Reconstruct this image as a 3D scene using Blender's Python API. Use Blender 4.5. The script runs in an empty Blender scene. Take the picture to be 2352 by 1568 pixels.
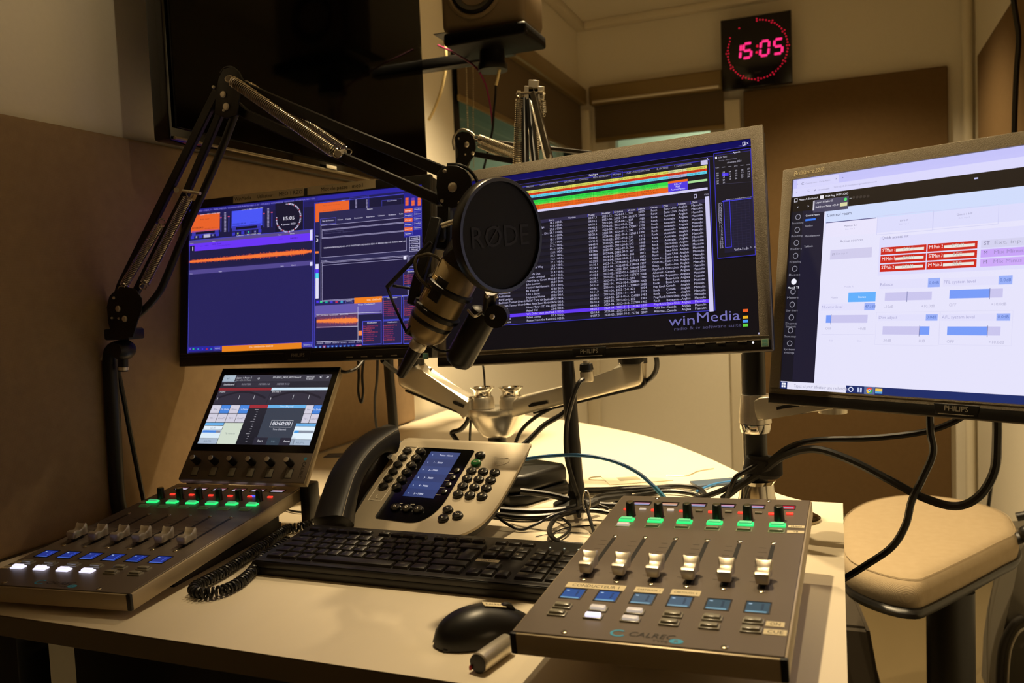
import bpy, bmesh, math, random
from mathutils import Vector, Matrix
random.seed(7)
sc = bpy.context.scene
COL = sc.collection
DZ = 0.80            # height of the desk top above the floor
HC = 0.362           # height of the camera above the desk top
FPX = 1900.0         # focal length in pixels of the 2352 x 1568 frame

# ------------------------------------------------------------------ camera
def _rot():
    yaw, pitch, roll = [math.radians(a) for a in (-21.55, 3.48, 2.39)]
    f = Vector((math.sin(yaw)*math.cos(pitch), math.cos(yaw)*math.cos(pitch), -math.sin(pitch)))
    r = Vector((math.cos(yaw), -math.sin(yaw), 0))
    d = f.cross(r)
    r2 = r*math.cos(roll) + d*math.sin(roll)
    d2 = -r*math.sin(roll) + d*math.cos(roll)
    return r2, d2, f
RX, RD, RF = _rot()
CAM = Vector((0, 0, HC + DZ))
cd = bpy.data.cameras.new('camera'); cam = bpy.data.objects.new('camera', cd); COL.objects.link(cam)
cd.sensor_width = 36.0; cd.lens = FPX/2352*36.0; cd.clip_start = 0.01
cam.matrix_world = Matrix((( RX.x, -RD.x, -RF.x, CAM.x), (RX.y, -RD.y, -RF.y, CAM.y), (RX.z, -RD.z, -RF.z, CAM.z), (0, 0, 0, 1)))
cd.dof.use_dof = True; cd.dof.focus_distance = 1.15; cd.dof.aperture_fstop = 7.0
sc.camera = cam
sc.view_settings.view_transform = 'Standard'; sc.view_settings.look = 'None'
sc.view_settings.gamma = 1; sc.view_settings.use_curve_mapping = False
sc.view_settings.exposure = 0.0
sc.cycles.use_denoising = True
sc.cycles.max_bounces = 9; sc.cycles.diffuse_bounces = 7

# ------------------------------------------------------------------ light
w = bpy.data.worlds.new('World'); sc.world = w; w.use_nodes = True
w.node_tree.nodes['Background'].inputs[0].default_value = (0.02, 0.014, 0.007, 1)
w.node_tree.nodes['Background'].inputs[1].default_value = 0.3
def lamp(name, kind, loc, power, col=(1, .76, .43), radius=.05, target=None, angle=120, blend=.6, size=.3):
    l = bpy.data.lights.new(name, kind); l.energy = power; l.color = col
    o = bpy.data.objects.new(name, l); COL.objects.link(o); o.location = loc
    if kind in ('POINT', 'SPOT'): l.shadow_soft_size = radius
    if kind == 'SPOT': l.spot_size = math.radians(angle); l.spot_blend = blend
    if kind == 'AREA': l.size = size
    if target is not None:
        o.rotation_euler = (Vector(target) - Vector(loc)).to_track_quat('-Z', 'Y').to_euler()
    return o
lamp('ceiling_spot_rear', 'SPOT', (-.62, 1.95, 1.56+DZ), 250, radius=.03, target=(-.62, 2.06, DZ), angle=94, blend=1)
lamp('ceiling_spot_middle', 'SPOT', (-.42, 1.14, 1.56+DZ), 98, radius=.022, target=(.05, 1.12, DZ), angle=77, blend=1)
lamp('ceiling_spot_right', 'SPOT', (.02, 1.66, 1.56+DZ), 68, radius=.02, target=(.26, 1.80, DZ), angle=92, blend=1)
lamp('fill_spot_far', 'SPOT', (-.15, 2.95, 1.56+DZ), 120, radius=.04, target=(.12, 3.55, .3), angle=100, blend=1)  # added fill light to lift the back wall, no fitting of the room
lamp('ceiling_spot_near', 'SPOT', (.38, .50, 1.5+DZ), 20, radius=.02, target=(-1.16, .78, 1.36+DZ), angle=62, blend=1)
lamp('next_room_lamp_side', 'AREA', (-1.9, 3.0, 1.3+DZ), 16, col=(1, .95, .62), target=(-2.3, 3.2, .8+DZ), size=.5)
lamp('next_room_lamp_rear', 'AREA', (-.7, 4.7, 1.3+DZ), 26, col=(1, .97, .8), target=(-.6, 5.2, .8+DZ), size=.5)

# ------------------------------------------------------------------ helpers
def ray(px, py):
    return RX*((px-1176)/FPX) + RD*((py-784)/FPX) + RF
def at(px, py, Y=None, X=None, z=None):
    """photo pixel -> world point on the plane y=Y, x=X, or z above the desk top"""
    r = ray(px, py)
    t = Y/r.y if Y is not None else X/r.x if X is not None else (z - HC)/r.z
    return CAM + r*t
def Wp(x, y, z): return Vector((x, y, z + DZ))
def frame(x, y, z, yaw, tilt, roll=0.0):
    cy, sy, ct, st, cr, sr = math.cos(yaw), math.sin(yaw), math.cos(tilt), math.sin(tilt), math.cos(roll), math.sin(roll)
    a = Vector((cy*cr, sy*cr, sr)); b = Vector((-ct*sy, ct*cy, st)); b = (b - a*a.dot(b)).normalized(); n = a.cross(b)
    return Matrix(((a.x, b.x, n.x, x), (a.y, b.y, n.y, y), (a.z, b.z, n.z, z+DZ), (0, 0, 0, 1)))
def on(M, px, py, h=0.0):
    """photo pixel -> local (u, v) on the plane n=h of frame M"""
    a, b, n, o = [M.col[i].to_3d() for i in range(4)]
    o = o + n*h; r = ray(px, py); t = (o-CAM).dot(n)/r.dot(n); q = CAM + r*t - o
    return q.dot(a), q.dot(b)
def srgb(c):
    if isinstance(c, str): c = tuple(int(c[i:i+2], 16) for i in (0, 2, 4))
    return tuple(((v/255)/12.92 if v/255 <= .04045 else ((v/255+.055)/1.055)**2.4) for v in c)
MATS = {}
def mat(name, col, rough=.5, metal=0.0, spec=.5, bump=0.0, scale=200.0, var=0.0, emit=None, es=1.0, trans=0.0, stretch=None, coat=0.0, alpha=None):
    if name in MATS: return MATS[name]
    m = bpy.data.materials.new(name); m.use_nodes = True; nt = m.node_tree; b = nt.nodes['Principled BSDF']
    c = srgb(col); b.inputs['Base Color'].default_value = (*c, 1)
    b.inputs['Roughness'].default_value = rough; b.inputs['Metallic'].default_value = metal
    b.inputs['Specular IOR Level'].default_value = spec; b.inputs['Coat Weight'].default_value = coat
    if trans: b.inputs['Transmission Weight'].default_value = trans
    if emit is not None:
        b.inputs['Emission Color'].default_value = (*srgb(emit), 1); b.inputs['Emission Strength'].default_value = es
    if bump or var:
        tc = nt.nodes.new('ShaderNodeTexCoord'); mp = nt.nodes.new('ShaderNodeMapping')
        nt.links.new(tc.outputs['Object'], mp.inputs[0])
        if stretch: mp.inputs['Scale'].default_value = stretch
        nz = nt.nodes.new('ShaderNodeTexNoise'); nz.inputs['Scale'].default_value = scale; nz.inputs['Detail'].default_value = 4
        nt.links.new(mp.outputs[0], nz.inputs[0])
        if bump:
            bp = nt.nodes.new('ShaderNodeBump'); bp.inputs['Strength'].default_value = bump; bp.inputs['Distance'].default_value = .002
            nt.links.new(nz.outputs[0], bp.inputs['Height']); nt.links.new(bp.outputs[0], b.inputs['Normal'])
        if var:
            mx = nt.nodes.new('ShaderNodeMix'); mx.data_type = 'RGBA'
            mx.inputs['A'].default_value = (*[v*(1-var) for v in c], 1); mx.inputs['B'].default_value = (*[min(1, v*(1+var)) for v in c], 1)
            nt.links.new(nz.outputs[0], mx.inputs['Factor']); nt.links.new(mx.outputs['Result'], b.inputs['Base Color'])
    MATS[name] = m; return m
def weave(name, col, col2, scale=900, rough=.95, bump=.4, axes=('Y', 'Z')):
    """woven cloth: two crossed wave textures"""
    m = bpy.data.materials.new(name); m.use_nodes = True; nt = m.node_tree; b = nt.nodes['Principled BSDF']
    b.inputs['Roughness'].default_value = rough; b.inputs['Specular IOR Level'].default_value = .15
    tc = nt.nodes.new('ShaderNodeTexCoord'); out = []
    for ax in axes:
        wv = nt.nodes.new('ShaderNodeTexWave'); wv.bands_direction = ax; wv.inputs['Scale'].default_value = scale/6.28
        wv.inputs['Distortion'].default_value = 2.5; wv.inputs['Detail'].default_value = 3; wv.inputs['Detail Scale'].default_value = 1.5
        nt.links.new(tc.outputs['Object'], wv.inputs[0]); out.append(wv)
    mt = nt.nodes.new('ShaderNodeMath'); mt.operation = 'MULTIPLY'
    nt.links.new(out[0].outputs['Fac'], mt.inputs[0]); nt.links.new(out[1].outputs['Fac'], mt.inputs[1])
    nz = nt.nodes.new('ShaderNodeTexNoise'); nz.inputs['Scale'].default_value = 60; nz.inputs['Detail'].default_value = 8
    nt.links.new(tc.outputs['Object'], nz.inputs[0])
    ad = nt.nodes.new('ShaderNodeMath'); ad.operation = 'ADD'; nt.links.new(mt.outputs[0], ad.inputs[0]); nt.links.new(nz.outputs[0], ad.inputs[1])
    mul = nt.nodes.new('ShaderNodeMath'); mul.operation = 'MULTIPLY'; mul.inputs[1].default_value = .6; nt.links.new(ad.outputs[0], mul.inputs[0])
    mx = nt.nodes.new('ShaderNodeMix'); mx.data_type = 'RGBA'
    mx.inputs['A'].default_value = (*srgb(col2), 1); mx.inputs['B'].default_value = (*srgb(col), 1)
    nt.links.new(mul.outputs[0], mx.inputs['Factor']); nt.links.new(mx.outputs['Result'], b.inputs['Base Color'])
    bp = nt.nodes.new('ShaderNodeBump'); bp.inputs['Strength'].default_value = bump; bp.inputs['Distance'].default_value = .001
    nt.links.new(ad.outputs[0], bp.inputs['Height']); nt.links.new(bp.outputs[0], b.inputs['Normal'])
    MATS[name] = m; return m

WM = {}
def finish(o, parent, world):
    COL.objects.link(o); o.parent = parent; WM[o] = world
def tag(o, label=None, cat=None, group=None, kind=None):
    if label: o['label'] = label
    if cat: o['category'] = cat
    if group: o['group'] = group
    if kind: o['kind'] = kind
    return o
def thing(name, label, cat, M, group=None):
    o = bpy.data.objects.new(name, None); o.empty_display_size = .02
    if not isinstance(M, Matrix): M = Matrix.Translation(M)
    o.matrix_world = M; COL.objects.link(o); WM[o] = M.copy()
    return tag(o, label, cat, group)
def smooth_mesh(bm, ang=38):
    for f in bm.faces: f.smooth = True
    ca = math.radians(ang)
    for e in bm.edges:
        if len(e.link_faces) == 2: e.smooth = e.calc_face_angle(0) < ca
        else: e.smooth = False
class MB:
    def __init__(s, M=None): s.bm = bmesh.new(); s.M = M or Matrix.Identity(4)
    def _add(s, verts, faces):
        vs = [s.bm.verts.new(s.M @ Vector(v)) for v in verts]
        fs = []
        for f in faces:
            try: fs.append(s.bm.faces.new([vs[i] for i in f]))
            except ValueError: pass
        return vs, fs
    def box(s, lo, hi, bev=0, seg=2):
        (x0, y0, z0), (x1, y1, z1) = lo, hi
        vs, fs = s._add([(x0,y0,z0),(x1,y0,z0),(x1,y1,z0),(x0,y1,z0),(x0,y0,z1),(x1,y0,z1),(x1,y1,z1),(x0,y1,z1)],
            [(0,3,2,1),(4,5,6,7),(0,1,5,4),(1,2,6,5),(2,3,7,6),(3,0,4,7)])
        if bev: s._bev(fs, bev, seg)
        return s
    def _bev(s, fs, bev, seg, filt=None):
        es = {e for f in fs for e in f.edges if filt is None or filt(e)}
        bmesh.ops.bevel(s.bm, geom=list(es), offset=bev, segments=seg, affect='EDGES', profile=.5, clamp_overlap=True)
    def quad(s, pts): s._add(pts, [tuple(range(len(pts)))]); return s
    def prism(s, poly, z0, z1, bev=0, seg=2):
        n = len(poly)
        ar = sum(poly[i][0]*poly[(i+1) % n][1] - poly[(i+1) % n][0]*poly[i][1] for i in range(n))
        if ar < 0: poly = list(reversed(poly))
        v = [(x, y, z0) for x, y in poly] + [(x, y, z1) for x, y in poly]
        vs, fs = s._add(v, [tuple(reversed(range(n))), tuple(range(n, 2*n))] + [(i, (i+1) % n, n+(i+1) % n, n+i) for i in range(n)])
        if bev: s._bev(fs[:2], bev, seg)
        return s
    def ring(s, o, i, z0, z1, bev=0):
        """rectangular frame: o and i are (x0,y0,x1,y1)"""
        O = [(o[0],o[1]),(o[2],o[1]),(o[2],o[3]),(o[0],o[3])]; I = [(i[0],i[1]),(i[2],i[1]),(i[2],i[3]),(i[0],i[3])]
        v = [(x,y,z0) for x,y in O]+[(x,y,z0) for x,y in I]+[(x,y,z1) for x,y in O]+[(x,y,z1) for x,y in I]
        F = []
        for k in range(4):
            l = (k+1) % 4
            F += [(8+k,8+l,12+l,12+k),(k,4+k,4+l,l),(k,l,8+l,8+k),(4+k,12+k,12+l,4+l)]
        vs, fs = s._add(v, F)
        if bev:
            outer = set(vs[8:12])
            es = [e for f in fs for e in f.edges if e.verts[0] in outer and e.verts[1] in outer]
            es += [e for f in fs for e in f.edges if (e.verts[0] in outer) != (e.verts[1] in outer) and (e.verts[0] in vs[:4] or e.verts[1] in vs[:4])]
            bmesh.ops.bevel(s.bm, geom=list(set(es)), offset=bev, segments=2, affect='EDGES', profile=.5)
        return s
    def cyl(s, p0, p1, r0, r1=None, seg=16):
        r1 = r0 if r1 is None else r1
        p0, p1 = Vector(p0), Vector(p1); d = (p1-p0).normalized()
        a = d.orthogonal().normalized(); b = d.cross(a); v = []
        for p, r in ((p0, r0), (p1, r1)):
            for k in range(seg):
                t = 2*math.pi*k/seg; v.append(p + a*r*math.cos(t) + b*r*math.sin(t))
        s._add(v, [tuple(reversed(range(seg))), tuple(range(seg, 2*seg))] + [(k, (k+1) % seg, seg+(k+1) % seg, seg+k) for k in range(seg)])
        return s
    def lathe(s, prof, seg=24, M=None, sx=1, sy=1):
        """prof: (r, z) going up; M places the axis"""
        v = []; M = M or Matrix.Identity(4)
        for r, z in prof:
            for k in range(seg):
                t = 2*math.pi*k/seg; v.append(M @ Vector((r*sx*math.cos(t), r*sy*math.sin(t), z)))
        F = [tuple(reversed(range(seg))), tuple(range((len(prof)-1)*seg, len(prof)*seg))]
        for j in range(len(prof)-1):
            for k in range(seg):
                F.append((j*seg+k, j*seg+(k+1) % seg, (j+1)*seg+(k+1) % seg, (j+1)*seg+k))
        s._add(v, F); return s
    def tube(s, pts, r, seg=8, spline=True, closed=False, n=6, flat=None):
        pts = [Vector(p) for p in pts]
        if spline and len(pts) > 2: pts = crom(pts, n, closed)
        N = len(pts); v = []
        up = None
        for i, p in enumerate(pts):
            if closed: d = pts[(i+1) % N] - pts[i-1]
            else: d = pts[min(i+1, N-1)] - pts[max(i-1, 0)]
            if d.length < 1e-9: d = Vector((0, 0, 1))
            d.normalize()
            if up is None: up = d.orthogonal().normalized()
            up = (up - d*up.dot(d)).normalized(); b = d.cross(up)
            rr = r[i*(len(r)-1)//max(N-1, 1)] if isinstance(r, (list, tuple)) else r
            for k in range(seg):
                t = 2*math.pi*k/seg
                v.append(p + up*rr*math.cos(t) + b*rr*math.sin(t)*(flat or 1))
        F = [] if closed else [tuple(reversed(range(seg))), tuple(range((N-1)*seg, N*seg))]
        for j in range(N if closed else N-1):
            j2 = (j+1) % N
            for k in range(seg): F.append((j*seg+k, j*seg+(k+1) % seg, j2*seg+(k+1) % seg, j2*seg+k))
        s._add(v, F); return s
    def helix(s, path, R, r, turns, seg=5, per=9):
        pts = [Vector(p) for p in path]
        L = [0]
        for i in range(1, len(pts)): L.append(L[-1]+(pts[i]-pts[i-1]).length)
        out = []; up = (pts[1]-pts[0]).normalized().orthogonal().normalized(); n = int(turns*per); j = 0
        for k in range(n+1):
            q = L[-1]*k/n
            while j < len(pts)-2 and L[j+1] < q: j += 1
            f = (q-L[j])/max(L[j+1]-L[j], 1e-9); p = pts[j].lerp(pts[j+1], f); d = (pts[j+1]-pts[j]).normalized()
            up = (up-d*up.dot(d)).normalized(); b = d.cross(up); t = 2*math.pi*k/per
            out.append(p+up*R*math.cos(t)+b*R*math.sin(t))
        return s.tube(out, r, seg, spline=False)
    def build(s, name, m, parent=None, local=False, smooth=True, ang=38, kind=None, label=None):
        bmesh.ops.recalc_face_normals(s.bm, faces=s.bm.faces[:])
        base = Matrix.Identity(4)
        if parent is not None:
            base = WM[parent]
            if not local: s.bm.transform(base.inverted())
        if smooth: smooth_mesh(s.bm, ang)
        me = bpy.data.meshes.new(name); s.bm.to_mesh(me); s.bm.free(); me.materials.append(m)
        o = bpy.data.objects.new(name, me); finish(o, parent, base.copy())
        if kind: o['kind'] = kind
        if label: o['label'] = label
        return o
    def mesh(s, name, m, ang=38):
        bmesh.ops.recalc_face_normals(s.bm, faces=s.bm.faces[:]); smooth_mesh(s.bm, ang)
        me = bpy.data.meshes.new(name); s.bm.to_mesh(me); s.bm.free(); me.materials.append(m); return me
def piece(name, me, parent, loc=(0, 0, 0), m=None, label=None, rz=0):
    """one more part that shares the mesh me (m: its own material)"""
    o = bpy.data.objects.new(name, me)
    B = Matrix.Translation(loc) @ Matrix.Rotation(rz, 4, 'Z'); o.matrix_basis = B
    finish(o, parent, WM[parent] @ B)
    if m is not None: o.material_slots[0].link = 'OBJECT'; o.material_slots[0].material = m
    if label: o['label'] = label
    return o
def crom(pts, n=6, closed=False):
    N = len(pts); out = []
    for i in range(N if closed else N-1):
        p0 = pts[i-1] if (i or closed) else pts[0]; p1 = pts[i]; p2 = pts[(i+1) % N]; p3 = pts[(i+2) % N] if (closed or i+2 < N) else pts[-1]
        for k in range(n):
            t = k/n
            out.append(.5*((2*p1)+(p2-p0)*t+(2*p0-5*p1+4*p2-p3)*t*t+(3*p1-p0-3*p2+p3)*t**3))
    if not closed: out.append(pts[-1])
    return out
def axis(p0, p1):
    """matrix with origin p0 and z axis towards p1"""
    p0, p1 = Vector(p0), Vector(p1)
    return Matrix.Translation(p0) @ (p1-p0).to_track_quat('Z', 'Y').to_matrix().to_4x4()
def struct(mb, name, m, **k): return tag(mb.build(name, m, **k), kind='structure')

# flat lettering: every string meshed once
_TX = {}
def glyphs(txt, bold=False):
    key = (txt, bold)
    if key not in _TX:
        cu = bpy.data.curves.new('t', 'FONT'); cu.body = txt; cu.resolution_u = 2; cu.size = 1.0
        if bold: cu.offset = 0.0
        o = bpy.data.objects.new('t', cu); me = o.to_mesh()
        vs = [tuple(v.co) for v in me.vertices]; fs = [tuple(p.vertices) for p in me.polygons]
        wd = max((v[0] for v in vs), default=.1)
        o.to_mesh_clear(); bpy.data.objects.remove(o); bpy.data.curves.remove(cu)
        _TX[key] = (vs, fs, wd)
    return _TX[key]
def letters(mb, txt, x, y, h, z=0.0, w=None, bold=False, center=False, rot=0.0, slant=0.0):
    """h: capital height; w: total width"""
    vs, fs, wd = glyphs(txt, bold); sy = h/.69; sx = w/wd if w else sy
    ox = -wd*sx/2 if center else 0; c, s_ = math.cos(rot), math.sin(rot)
    vv = []
    for v in vs:
        X = v[0]*sx+ox+slant*v[1]*sy; Y = v[1]*sy
        vv.append((x+X*c-Y*s_, y+X*s_+Y*c, z))
    mb._add(vv, fs)

def screen_mat(name, rough=.35, strength=1.0):
    m = bpy.data.materials.new(name); m.use_nodes = True; nt = m.node_tree; b = nt.nodes['Principled BSDF']
    b.inputs['Base Color'].default_value = (.006, .006, .007, 1); b.inputs['Roughness'].default_value = rough
    a = nt.nodes.new('ShaderNodeAttribute'); a.attribute_name = 'Col'
    nt.links.new(a.outputs['Color'], b.inputs['Emission Color']); b.inputs['Emission Strength'].default_value = strength
    return m
class UI:
    """flat picture on a lit screen, drawn in the plane of frame M"""
    def __init__(s, M, off=(0, 0), k=1.0): s.M = M; s.off = off; s.k = k; s.v = []; s.f = []; s.c = []
    def src(s, ox, oy, k): s.off = (ox, oy); s.k = k
    def p(s, x, y): return on(s.M, s.off[0]+x/s.k, s.off[1]+y/s.k)
    def poly(s, pts, col, l=1):
        n = len(s.v); c = srgb(col); z = l*.00012
        s.v += [(x, y, z) for x, y in pts]; s.f.append(tuple(range(n, n+len(pts)))); s.c.append(c)
    def lr(s, x0, y0, x1, y1, col, l=1):
        if x1 < x0: x0, x1 = x1, x0
        if y1 < y0: y0, y1 = y1, y0
        s.poly([(x0, y0), (x1, y0), (x1, y1), (x0, y1)], col, l)
    def r(s, x0, y0, x1, y1, col, l=1):
        a, b = s.p(x0, y0), s.p(x1, y1); s.lr(a[0], a[1], b[0], b[1], col, l)
    def o(s, x0, y0, x1, y1, col, w=.0006, l=2):
        a, b = s.p(x0, y0), s.p(x1, y1); s.lo(a[0], b[1], b[0], a[1], col, w, l)
    def lo(s, x0, y0, x1, y1, col, w=.0006, l=2):
        s.lr(x0, y0, x1, y0+w, col, l); s.lr(x0, y1-w, x1, y1, col, l); s.lr(x0, y0, x0+w, y1, col, l); s.lr(x1-w, y0, x1, y1, col, l)
    def line(s, x0, y0, x1, y1, col, w=.0006, l=3):
        a, b = Vector(s.p(x0, y0)), Vector(s.p(x1, y1)); d = (b-a)
        if d.length < 1e-6: return
        d.normalize(); n = Vector((-d.y, d.x))*w/2
        s.poly([tuple(a-n), tuple(b-n), tuple(b+n), tuple(a+n)], col, l)
    def lt(s, u, v, h, txt, col, w=None, l=5, bold=False, center=False):
        vs, fs, wd = glyphs(txt, bold); sy = h/.69; sx = w/wd if w else sy; ox = -wd*sx/2 if center else 0
        n = len(s.v); c = srgb(col)
        s.v += [(u+ox+a[0]*sx, v+a[1]*sy, l*.00012) for a in vs]
        for f in fs: s.f.append(tuple(i+n for i in f)); s.c.append(c)
    def t(s, x, y, h, txt, col, x2=None, l=5, bold=False, center=False):
        a = s.p(x, y); b = s.p(x, y-h); w = None
        if x2: w = abs(s.p(x2, y)[0]-a[0])
        s.lt(a[0], a[1], abs(b[1]-a[1]), txt, col, w, l, bold, center)
    def disc(s, u, v, r, col, l=3, n=16, r2=None):
        if r2 is None: s.poly([(u+r*math.cos(2*math.pi*k/n), v+r*math.sin(2*math.pi*k/n)) for k in range(n)], col, l)
        else:
            for k in range(n):
                a, b = 2*math.pi*k/n, 2*math.pi*(k+1)/n
                s.poly([(u+r*math.cos(a), v+r*math.sin(a)), (u+r*math.cos(b), v+r*math.sin(b)), (u+r2*math.cos(b), v+r2*math.sin(b)), (u+r2*math.cos(a), v+r2*math.sin(a))], col, l)
    def build(s, name, m, parent):
        me = bpy.data.meshes.new(name); me.from_pydata(s.v, [], s.f)
        at_ = me.color_attributes.new('Col', 'FLOAT_COLOR', 'CORNER'); i = 0; buf = []
        for f, c in zip(s.f, s.c): buf += [c[0], c[1], c[2], 1.0]*len(f)
        at_.data.foreach_set('color', buf); me.materials.append(m)
        o = bpy.data.objects.new(name, me); finish(o, parent, WM[parent].copy()); return o

# ------------------------------------------------------------------ materials
M_wall = mat('painted_wall', 'e6e0d0', .6, bump=.03, scale=120, var=.03)
M_ceil = mat('ceiling_paint', 'e6e0d0', .7, var=.02, scale=20)
M_trim = mat('cream_trim', 'e0d8c4', .35)
M_floor = mat('vinyl_floor', '675a40', .35, var=.14, scale=6, stretch=(1, .15, 1))
M_pan = weave('woven_panel_cloth', 'b09878', '907a60', 1500)
M_pan2 = weave('woven_panel_rear', '7a6244', '6a5436', 1500, axes=('X', 'Z'))
M_desk = mat('desk_laminate', 'e2d6be', .42, var=.05, scale=14, stretch=(1, .2, 1), bump=.02)
M_edge = mat('desk_edge', '6a5c44', .5)
M_blackm = mat('black_powder_coat', '0c0b0a', .42, bump=.05, scale=900)
M_blackp = mat('black_plastic', '0d0c0b', .38)
M_blackg = mat('black_gloss', '050505', .12)
M_tv = mat('tv_glass', '010101', .08, spec=.12)
M_rub = mat('cable_rubber', '0b0a09', .38, spec=.6)
M_alu = mat('polished_aluminium', 'e2dccf', .24, metal=.85, bump=.01, scale=60)
M_alub = mat('brushed_aluminium', 'dcd4c2', .36, metal=.8, bump=.03, scale=300)
M_chrome = mat('chrome', 'e6e2d8', .1, metal=1)
M_steel = mat('spring_steel', 'c9c2b2', .22, metal=1)
M_bezel = mat('textured_bezel', '6c614c', .36, bump=.6, scale=1600, metal=.2, var=.25)
M_bezel2 = mat('monitor_black_bezel', '12110f', .3, bump=.12, scale=1600)
M_cons = mat('anodised_faceplate', '70655a', .40, metal=.3, bump=.04, scale=900)
M_consside = mat('console_side_metal', 'b4a486', .40, metal=.3, bump=.03, scale=300)
M_consdark = mat('console_dark', '0f0d0b', .5)
M_print = mat('dark_print', '1c1813', .6)
M_scr = mat('screw_metal', 'bfb59c', .25, metal=1)
M_cap = mat('fader_cap_silver', 'c8c0b0', .36, metal=.7)
M_btn = mat('clear_button_cap', '8f8a7a', .22, spec=.7)
M_btng = mat('dim_green_button', '80846c', .25, emit='2f4a28', es=.4)
M_lit_g = mat('green_lit_button', '20c060', .3, emit='2cf07c', es=1.1)
M_lit_gc = mat('green_lit_cap', '70c890', .3, emit='58d890', es=.55)
M_lit_w = mat('white_lit_button', 'e8e8ff', .3, emit='e6e4ff', es=1.1)
M_lit_w2 = mat('dim_white_lit_button', 'b0a8a0', .3, emit='c8b8a8', es=.75)
M_lit_r = mat('red_lit_button', 'd03020', .3, emit='ff4030', es=1.0)
M_lit_b = mat('blue_lit_button', '3040e0', .3, emit='4a58ff', es=1.3)
M_knob = mat('dark_green_knob', '0b120c', .35, spec=.5)
M_tape = mat('label_tape', 'd9cba6', .5)
M_white = mat('white_print', 'd8d0bc', .5)
M_blue = mat('blue_print', '3aa0c8', .5)
M_phone = mat('phone_faceplate', 'b5a992', .40, metal=.3, bump=.05, scale=900)
M_phdark = mat('phone_shell', '1a1612', .42, bump=.05, scale=700)
M_key = mat('phone_key', '1c1a17', .22)
M_gokey = mat('green_key', '17622a', .25)
M_kb = mat('keyboard_plastic', '15120f', .42)
M_kbt = mat('keyboard_keycap', '16130f', .36)
M_cushion = weave('beige_seat_cloth', 'ab9a80', '958468', 1300, axes=('X', 'Y'))
M_bluec = mat('blue_cable', '3f80c0', .35)
M_pinkc = mat('pink_cable', '8a2858', .5)
M_whitec = mat('cream_cable', 'd8c490', .4)
M_blind = mat('blind_fabric', '5c4c34', .85, bump=.1, scale=700)
M_cass = mat('blind_cassette', '8a7750', .35, metal=.4)
M_spk = mat('speaker_shell', '77664c', .5, bump=.05, scale=300)
M_glass = mat('window_glass', 'd8e8e0', .03, trans=1.0)
M_next = mat('next_room_wall', 'a0a894', .8)
S_MON = screen_mat('lit_screen')

# ================================================================== the room
XL, XR, YB, YF, ZC = -1.16, .545, 3.97, -1.6, 1.64+DZ
def wall_with_hole(name, axis_, c, a0, a1, h, th, z1=ZC):
    """h: (a, b, z0, z1) opening; axis_ 'x' = wall plane x=c, 'y' = wall plane y=c"""
    mb = MB()
    def bx(p, q, zz0, zz1):
        if q-p < 1e-4 or zz1-zz0 < 1e-4: return
        if axis_ == 'x': mb.box((min(c, c+th), p, zz0), (max(c, c+th), q, zz1))
        else: mb.box((p, min(c, c+th), zz0), (q, max(c, c+th), zz1))
    if h is None: bx(a0, a1, 0, z1)
    else:
        bx(a0, h[0], 0, z1); bx(h[1], a1, 0, z1); bx(h[0], h[1], 0, h[2]); bx(h[0], h[1], h[3], z1)
    return struct(mb, name, M_wall, smooth=False)
W1 = (2.50, 3.86, .42+DZ, 1.27+DZ)
W2 = (-1.02, -.50, .42+DZ, 1.22+DZ)
wall_with_hole('wall_left', 'x', XL, YF, YB+.1, W1, -.1)
wall_with_hole('wall_back', 'y', YB, XL-.1, XR+.1, W2, .1)
wall_with_hole('wall_right', 'x', XR, YF, YB+.1, None, .1)
wall_with_hole('wall_front', 'y', YF, XL-.1, XR+.1, None, -.1)
struct(MB().box((XL-.1, YF-.1, -.05), (XR+.1, YB+.1, 0)), 'floor', M_floor, smooth=False)
struct(MB().box((XL-.1, YF-.1, ZC), (XR+.1, YB+.1, ZC+.05)), 'ceiling', M_ceil, smooth=False)
# cornice: two stepped strips under the ceiling
for n, lo, hi in (('trim_1', (XL, YF, ZC-.035), (XL+.045, YB, ZC)), ('trim_2', (XL+.045, YB-.045, ZC-.035), (XR, YB, ZC)), ('trim_3', (XR-.045, YF, ZC-.035), (XR, YB-.045, ZC))):
    struct(MB().box(lo, hi, .006), n, M_trim)
# wall joint strips and corner posts
struct(MB().box((XL, .872, 0), (XL+.0025, .885, ZC-.035), .001), 'trim_4', M_trim)
struct(MB().box((XL+.001, YB-.055, 0), (XL+.06, YB-.002, 1.22+DZ), .006), 'trim_5', M_trim)
a = at(1664, 300, Y=YB-.03); b = at(1702, 300, Y=YB-.03)
struct(MB().box((a.x, YB-.04, 0), (b.x, YB-.001, 1.19+DZ), .008), 'trim_6', M_trim)
struct(MB().cyl((XR-.03, YB-.03, 0), (XR-.03, YB-.03, ZC-.035), .018), 'trim_7', M_trim)
for n, lo, hi in (('baseboard_back', (XL+.06, YB-.012, 0), (XR-.012, YB, .07)), ('baseboard_right', (XR-.012, YF, 0), (XR, YB-.05, .07))):
    struct(MB().box(lo, hi, .003), n, M_trim)
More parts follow.
